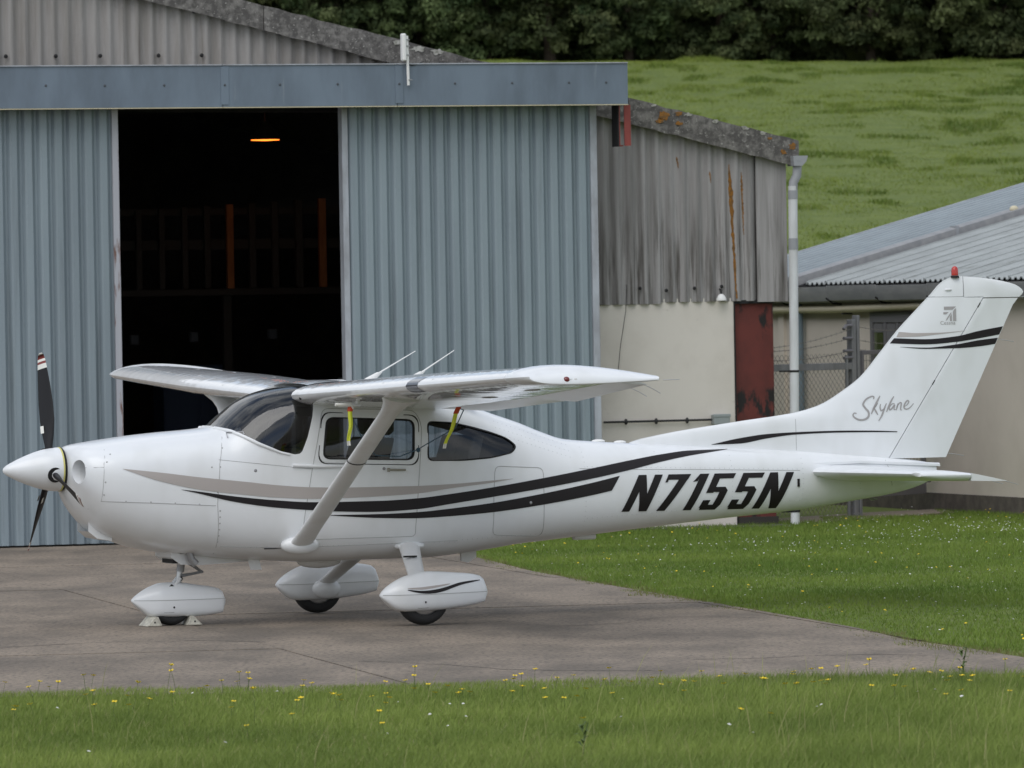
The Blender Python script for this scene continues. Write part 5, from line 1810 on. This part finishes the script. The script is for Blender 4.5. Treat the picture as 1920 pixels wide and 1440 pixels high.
# ------------------------------------------------------------------ trees along the top of the field
def leaf_cloud(seed, n_clump, per, H_, R_, leaf):
    r = np.random.default_rng(seed)
    # clump centres spread over the crown's outer shell and some inside, crown reaching the ground
    c = r.normal(size=(n_clump, 3))
    c /= np.linalg.norm(c, axis=1)[:, None]
    rad_ = r.uniform(.55, 1.02, (n_clump, 1)) * r.uniform(.85, 1.15, (n_clump, 1))
    c = c * rad_ * np.array([R_, R_, H_ / 2]) + np.array([0, 0, H_ / 2 + .1])
    low = c[:, 2] < H_ * .42            # skirts reach the ground all round
    c[low, :2] *= r.uniform(1.0, 1.5, (low.sum(), 1))
    c[:, 2] = np.maximum(c[:, 2], r.uniform(.2, .5, n_clump))
    k3 = n_clump // 5
    aa = r.uniform(0, 2 * PI, k3)
    c[:k3] = np.stack([np.cos(aa) * R_ * r.uniform(.3, .9, k3), np.sin(aa) * R_ * r.uniform(.3, .9, k3), r.uniform(.2, 1.6, k3)], 1)
    cr = r.uniform(.28, .62, n_clump)
    cent = np.repeat(c, per, axis=0)
    d = r.normal(size=(n_clump * per, 3))
    d /= np.linalg.norm(d, axis=1)[:, None]
    d[:, 2] = np.where(d[:, 2] < -.3, -d[:, 2] * .5, d[:, 2])
    pos = cent + d * (np.repeat(cr, per)[:, None] * r.uniform(.55, 1.0, (n_clump * per, 1)))
    nrm = d + r.normal(scale=.45, size=d.shape)
    nrm /= np.linalg.norm(nrm, axis=1)[:, None]
    ref = r.normal(size=d.shape)
    t = np.cross(nrm, ref)
    t /= np.linalg.norm(t, axis=1)[:, None]
    b = np.cross(nrm, t)
    L = leaf * r.uniform(.6, 1.3, (len(pos), 1))
    W = L * .45
    v = np.stack([pos - t * L, pos + b * W, pos + t * L, pos - b * W], axis=1).reshape(-1, 3)
    f = np.arange(len(v)).reshape(-1, 4)
    tint = np.clip(np.repeat(r.uniform(.0, .75, n_clump), per) + r.normal(scale=.18, size=len(pos)), 0, 1)
    dry = np.clip(np.repeat(r.uniform(-.3, .25, n_clump), per), 0, .3)
    return v, f, np.repeat(tint, 4), np.repeat(dry, 4)


crowns = []
for k in range(4):
    v, f, ti, dr_ = leaf_cloud(50 + k, 190, 190, 6.2, 2.5, .085)
    crowns.append((v, f, ti, dr_))
protos = []
random.seed(11)
TREES = []
for k in range(22):
    TREES.append((-32.65 + k * 2.45 + random.uniform(-.5, .5), 227 + random.uniform(-.6, 1.3), random.uniform(.9, 1.12), k % 4))
for k in range(22):
    TREES.append((-32.5 + k * 2.5 + random.uniform(-.6, .6), 231.5 + random.uniform(-.6, 1.2), random.uniform(1.15, 1.4), (k * 3 + 1) % 4))
base = {}
ORD = ['leftmost'] + [w + ' from the left' for w in 'second third fourth fifth sixth seventh eighth ninth tenth eleventh twelfth thirteenth fourteenth fifteenth sixteenth seventeenth eighteenth nineteenth twentieth twenty-first twenty-second'.split()]
nfront = 22
for i, (x, y, s, k) in enumerate(TREES):
    row = 'front row' if i < nfront else 'back row'
    j = i if i < nfront else i - nfront
    o = empty('woodland_tree', (x, y, terrain(x, y) - .1), random.uniform(0, 6.28),
              ('leafy tree %s in the %s of the wood above the field' % (ORD[j], row)), 'tree', 'trees of the wood above the field')
    o.scale = (s, s, s)
    if k not in base:
        v, f, ti, dr_ = crowns[k]
        cr = raw_mesh('crown', v, f, 'leaves', o, {'tint': ti, 'dry': dr_})
        m = MB().tube([(0, 0, 0), (.05, .03, 1.2), (-.05, .05, 2.6), (.1, 0, 4.6)], [.2, .15, .11, .04], 8)
        for q in range(6):
            a = q * 1.05
            m.tube([(0, .03, 1.0 + q * .45), (.7 * math.cos(a), .7 * math.sin(a), 1.7 + q * .5), (1.6 * math.cos(a), 1.6 * math.sin(a), 2.1 + q * .55)], [.08, .05, .02], 6)
        tr = m.build('trunk', 'bark', o, smooth=60)
        base[k] = (cr, tr)
    else:
        for src in base[k]:
            c_ = src.copy()
            COL.objects.link(c_)
            c_.parent = o


# ------------------------------------------------------------------ grass
def vnoise(x, y, sc, seed=0):
    """cheap smooth value noise on arrays"""
    X, Y = x / sc + seed * 17.3, y / sc + seed * 7.7
    xi, yi = np.floor(X).astype(int), np.floor(Y).astype(int)
    fx, fy = X - xi, Y - yi
    fx, fy = fx * fx * (3 - 2 * fx), fy * fy * (3 - 2 * fy)

    def h(a, b):
        n = np.sin(a * 127.1 + b * 311.7 + seed * 74.7) * 43758.5453
        return n - np.floor(n)
    return (h(xi, yi) * (1 - fx) + h(xi + 1, yi) * fx) * (1 - fy) + (h(xi, yi + 1) * (1 - fx) + h(xi + 1, yi + 1) * fx) * fy


def blades(name, x, y, z, h, w, lean, tint, dry, mt, seg=2, wind=(0, 0)):
    n = len(x)
    r = np.random.default_rng(len(x))
    a = r.uniform(0, 2 * PI, n)
    ca, sa = np.cos(a), np.sin(a)
    b = r.uniform(0, 2 * PI, n)
    lx, ly = np.cos(b) * lean + wind[0] * h, np.sin(b) * lean + wind[1] * h
    lv = []
    for k in range(seg):
        t = k / seg
        ww = w * (1 - .35 * t)
        cx, cy, cz = x + lx * t * t, y + ly * t * t, z + h * t
        lv += [np.stack([cx - ca * ww, cy - sa * ww, cz], 1), np.stack([cx + ca * ww, cy + sa * ww, cz], 1)]
    lv.append(np.stack([x + lx, y + ly, z + h], 1))
    m_ = len(lv)
    V = np.stack(lv, 1).reshape(-1, 3)
    base_ = (np.arange(n) * m_)[:, None]
    tri = []
    for k in range(seg - 1):
        q = 2 * k
        tri += [[q, q + 1, q + 3], [q, q + 3, q + 2]]
    tri.append([2 * seg - 2, 2 * seg - 1, 2 * seg])
    Fc = (base_[:, :, None] + np.array(tri)[None]).reshape(-1, 3)
    o = raw_mesh(name, V, Fc, mt, None, {'tint': np.repeat(np.clip(tint, 0, 1), m_), 'dry': np.repeat(np.clip(dry, 0, 1), m_)})
    o.data.polygons.foreach_set('use_smooth', [True] * len(o.data.polygons))
    return o


r = np.random.default_rng(5)
# rough strip in the foreground
n = 330000
x = r.uniform(-6.0, 6.0, n)
y = r.uniform(35.0, 46.9, n)
edge = 46.5 - .05 * np.maximum(x, 0) + .35 * (vnoise(x, y, .5, 1) - .55)
keep = y < edge
x, y = x[keep], y[keep]
patch = vnoise(x, y, 1.3, 2) * .6 + vnoise(x, y, .35, 3) * .4
hh = (.03 + .05 * patch + .03 * np.clip((x + .5) / 3, 0, 1)) * r.uniform(.55, 1.35, len(x))
hh *= np.clip((edge[keep] - y) / .25, .45, 1)
tint = .05 + .85 * (vnoise(x, y * .6, 1.1, 4) * .6 + vnoise(x, y * .6, .4, 16) * .4) + .3 * r.uniform(0, 1, len(x)) - .1
dry = np.where(r.uniform(0, 1, len(x)) < .06, r.uniform(.2, .8, len(x)), .05 * r.uniform(0, 1, len(x)))
o = blades('foreground_grass', x, y, np.zeros(len(x)), hh, r.uniform(.0014, .003, len(x)), hh * r.uniform(.1, .9, len(x)), tint, dry, 'grass_tall', 2, (.12, 0))
tag(o, 'rough grass strip in front of the apron', 'grass', kind='stuff')
# taller seed stalks
n = 1500
x = r.uniform(-6, 6, n)
y = r.uniform(35.5, 46.3, n)
keep = (r.uniform(0, 1, n) < .08 + .8 * np.clip((x - .2) / 3, 0, 1)) & (y < 45.9)
x, y = x[keep], y[keep]
hh = r.uniform(.16, .33, len(x))
o = blades('seed_stalks', x, y, np.zeros(len(x)), hh, np.full(len(x), .0022), hh * .3, r.uniform(.3, 1, len(x)), r.uniform(.2, .8, len(x)), 'grass_tall', 3, (.15, 0))
tag(o, 'thin dry seed stalks standing above the rough grass', 'grass', kind='stuff')
# mown lawn right of the apron
n = 520000
y = 45.8 + (90 - 45.8) * r.uniform(0, 1, n)
x = r.uniform(-2.2, 10.5, n)
ex = np.interp(y, [p[1] for p in EDGE][::-1], [p[0] for p in EDGE][::-1]) - .11 + .40 * (vnoise(x, y, .9, 6) - .5) + .22 * (vnoise(x, y, .2, 7) - .5)
# keep off the hangar footprint, the gravel and the low building
hu = (x + 5.07) * math.cos(rad(18)) + (y - 76.21) * math.sin(rad(18))
hw_ = (x + 5.07) * math.sin(rad(18)) - (y - 76.21) * math.cos(rad(18))
lb = (x - 5.06) * .95537 + (y - 84.7) * .29541
keep = (x > ex) & ~((hw_ < -.80) & (hu < 8.8)) & (lb < -.02) & ~((y > 82.0) & (x < 5.1)) & ~((y > 80.6) & (x < 3.6)) & ~((hu < 6.4) & (hw_ < .15))
x, y = x[keep], y[keep]
patch = vnoise(x, y, 1.6, 8)
hh = (.020 + .022 * patch + .018 * (y > 74)) * r.uniform(.6, 1.4, len(x))
tint = .1 + .55 * vnoise(x, y, 2.2, 9) + .25 * vnoise(x, y, .5, 10) + .2 * r.uniform(-.5, .5, len(x))
dist = x - np.interp(y, [p[1] for p in EDGE][::-1], [p[0] for p in EDGE][::-1])
dry = np.where(r.uniform(0, 1, len(x)) < .05, .5, .0) + np.where(dist < -.06 + .30 * vnoise(x, y, .4, 15), r.uniform(.2, .95, len(x)), 0)
o = blades('lawn_grass', x, y, np.zeros(len(x)), hh, r.uniform(.003, .006, len(x)), hh * r.uniform(.2, .9, len(x)), tint, dry, 'grass_lawn', 1)
tag(o, 'short mown lawn right of the apron', 'grass', kind='stuff')
# pasture on the hill
n = 640000
y = r.uniform(112, 226, n)
x = r.uniform(-9, 24, n)
zz = np.array([terrain(a, b) for a, b in zip(x, y)]) - .02
patch = vnoise(x, y * .45, 1.5, 11)
tus = np.clip((vnoise(x, y * .5, .9, 12) - .62) * 4, 0, 1)
hh = (.03 + .03 * patch + .085 * tus) * r.uniform(.6, 1.4, n) * np.where(y > 222, 1.15, 1)
tint = .12 + .5 * vnoise(x, y * .4, 5, 13) + .35 * vnoise(x, y * .3, 13, 17) + .25 * vnoise(x, y * .45, .8, 14) - .42 * tus + .2 * r.uniform(-.5, .5, n)  # tussock blades tinted darker: soft tussock shadows put into the colour
dry = np.where(r.uniform(0, 1, n) < .10, .6, .0)
o = blades('hill_grass', x, y, zz, hh, r.uniform(.009, .02, n), hh * r.uniform(.2, 1.1, n), tint, dry, 'grass_hill', 1)
tag(o, 'tussocky green pasture rising behind the hangar', 'pasture', kind='stuff')

# buttercups standing in the foreground strip
bt = MB()
bt.tube([(0, 0, 0), (.006, .004, .10), (.0, .0, .2)], .0012, 4, mi=0)
for k in range(5):
    a = 2 * PI * k / 5
    ca, sa = math.cos(a), math.sin(a)
    bt.add([(0, 0, .198), (.012 * ca - .008 * sa, .012 * sa + .008 * ca, .205), (.016 * ca, .016 * sa, .212), (.012 * ca + .008 * sa, .012 * sa - .008 * ca, .205)], [(0, 1, 2, 3)], 1)
first = None
random.seed(21)
spots = [(random.uniform(-3.6, 3.6), random.uniform(39.5, 46.3)) for _ in range(140)]
for i, (x, y) in enumerate(spots):
    if i < 110: y = random.uniform(42.5, 45.9)
    s = random.uniform(.4, .75) * (1.6 if i % 9 == 0 else 1.0)
    if first is None:
        first = bt.build('buttercup', ['stem_green', 'petal_yellow'], None, fix=False)
        ob = first
    else:
        ob = bpy.data.objects.new('buttercup', first.data)
        link(ob)
    ob.location = (x, y, 0)
    ob.scale = (1.2, 1.2, s)
    ob.rotation_euler = (random.uniform(-.2, .2), random.uniform(-.2, .2), random.uniform(0, 6))
    tag(ob, 'small yellow buttercup standing in the foreground grass strip', 'flower', 'buttercups in the foreground grass')


def dots(name, pts, rr, mt, label):
    r2 = np.random.default_rng(len(pts))
    V, Fc = [], []
    for (x, y, z) in pts:
        k = len(V)
        q = rr * r2.uniform(.6, 1.2)
        tl = r2.uniform(-.4, .4, 2)
        for j in range(6):
            a = j * PI / 3
            V.append((x + q * math.cos(a), y + q * math.sin(a), z + q * (tl[0] * math.cos(a) + tl[1] * math.sin(a))))
        V.append((x, y, z + q * .5))
        for j in range(6): Fc.append((k + j, k + (j + 1) % 6, k + 6))
    o = raw_mesh(name, np.array(V), np.array(Fc), mt)
    tag(o, label, 'flowers', kind='stuff')


P = []
for _ in range(420):
    y = random.uniform(50, 83)
    x = edge_x(y) + random.uniform(.2, 8)
    P.append((x, y, random.uniform(.05, .09)))
dots('lawn_buttercups', P[:230], .012, 'petal_yellow', 'yellow buttercup heads dotted over the mown lawn')
Q = []
for _ in range(700):
    if random.random() < .5:
        cx, cy = random.choice([(4.6, 80), (5.2, 77), (2.5, 72), (4.2, 74), (6, 76)])
        y, x = cy + random.gauss(0, 1.6), cx + random.gauss(0, .6)
    else:
        y = random.uniform(52, 82)
        x = edge_x(y) + random.uniform(.3, 8)
    if x > edge_x(y) + .1 and (x - 5.06) * .955 + (y - 84.7) * .295 < -.2: Q.append((x, y, random.uniform(.04, .06)))
dots('lawn_daisies', Q, .0085, 'petal_white', 'small white daisies dotted over the mown lawn')
Q = [(random.uniform(-3.5, 3.5), random.uniform(38.5, 45), random.uniform(.07, .12)) for _ in range(26)]
dots('foreground_daisies', Q, .011, 'petal_white', 'few small white flowers low in the foreground grass')
# two dock-like weeds on the strip's edge
for (x, y, h_, lab) in ((2.93, 45.6, .24, 'dark leafy weed standing at the right end of the grass edge'), (.36, 38.6, .2, 'dark low weed at the bottom middle of the foreground')):
    o = empty('weed', (x, y, 0), 0, lab, 'weed')
    m = MB()
    m.tube([(0, 0, 0), (.01, 0, h_ * .6), (.03, 0, h_)], .004, 5)
    m.build('stem', 'stem_green', o)
    for k in range(9):
        a = k * 2.4
        z = h_ * (.25 + .08 * k)
        L = .07 - .004 * k
        lf = MB().add([(0, 0, z), (L * .5 * math.cos(a) - .016 * math.sin(a), L * .5 * math.sin(a) + .016 * math.cos(a), z + .03), (L * math.cos(a), L * math.sin(a), z + .02), (L * .5 * math.cos(a) + .016 * math.sin(a), L * .5 * math.sin(a) - .016 * math.cos(a), z + .03)], [(0, 1, 2, 3)])
        lf.build('leaf', 'stem_green', o, fix=False)
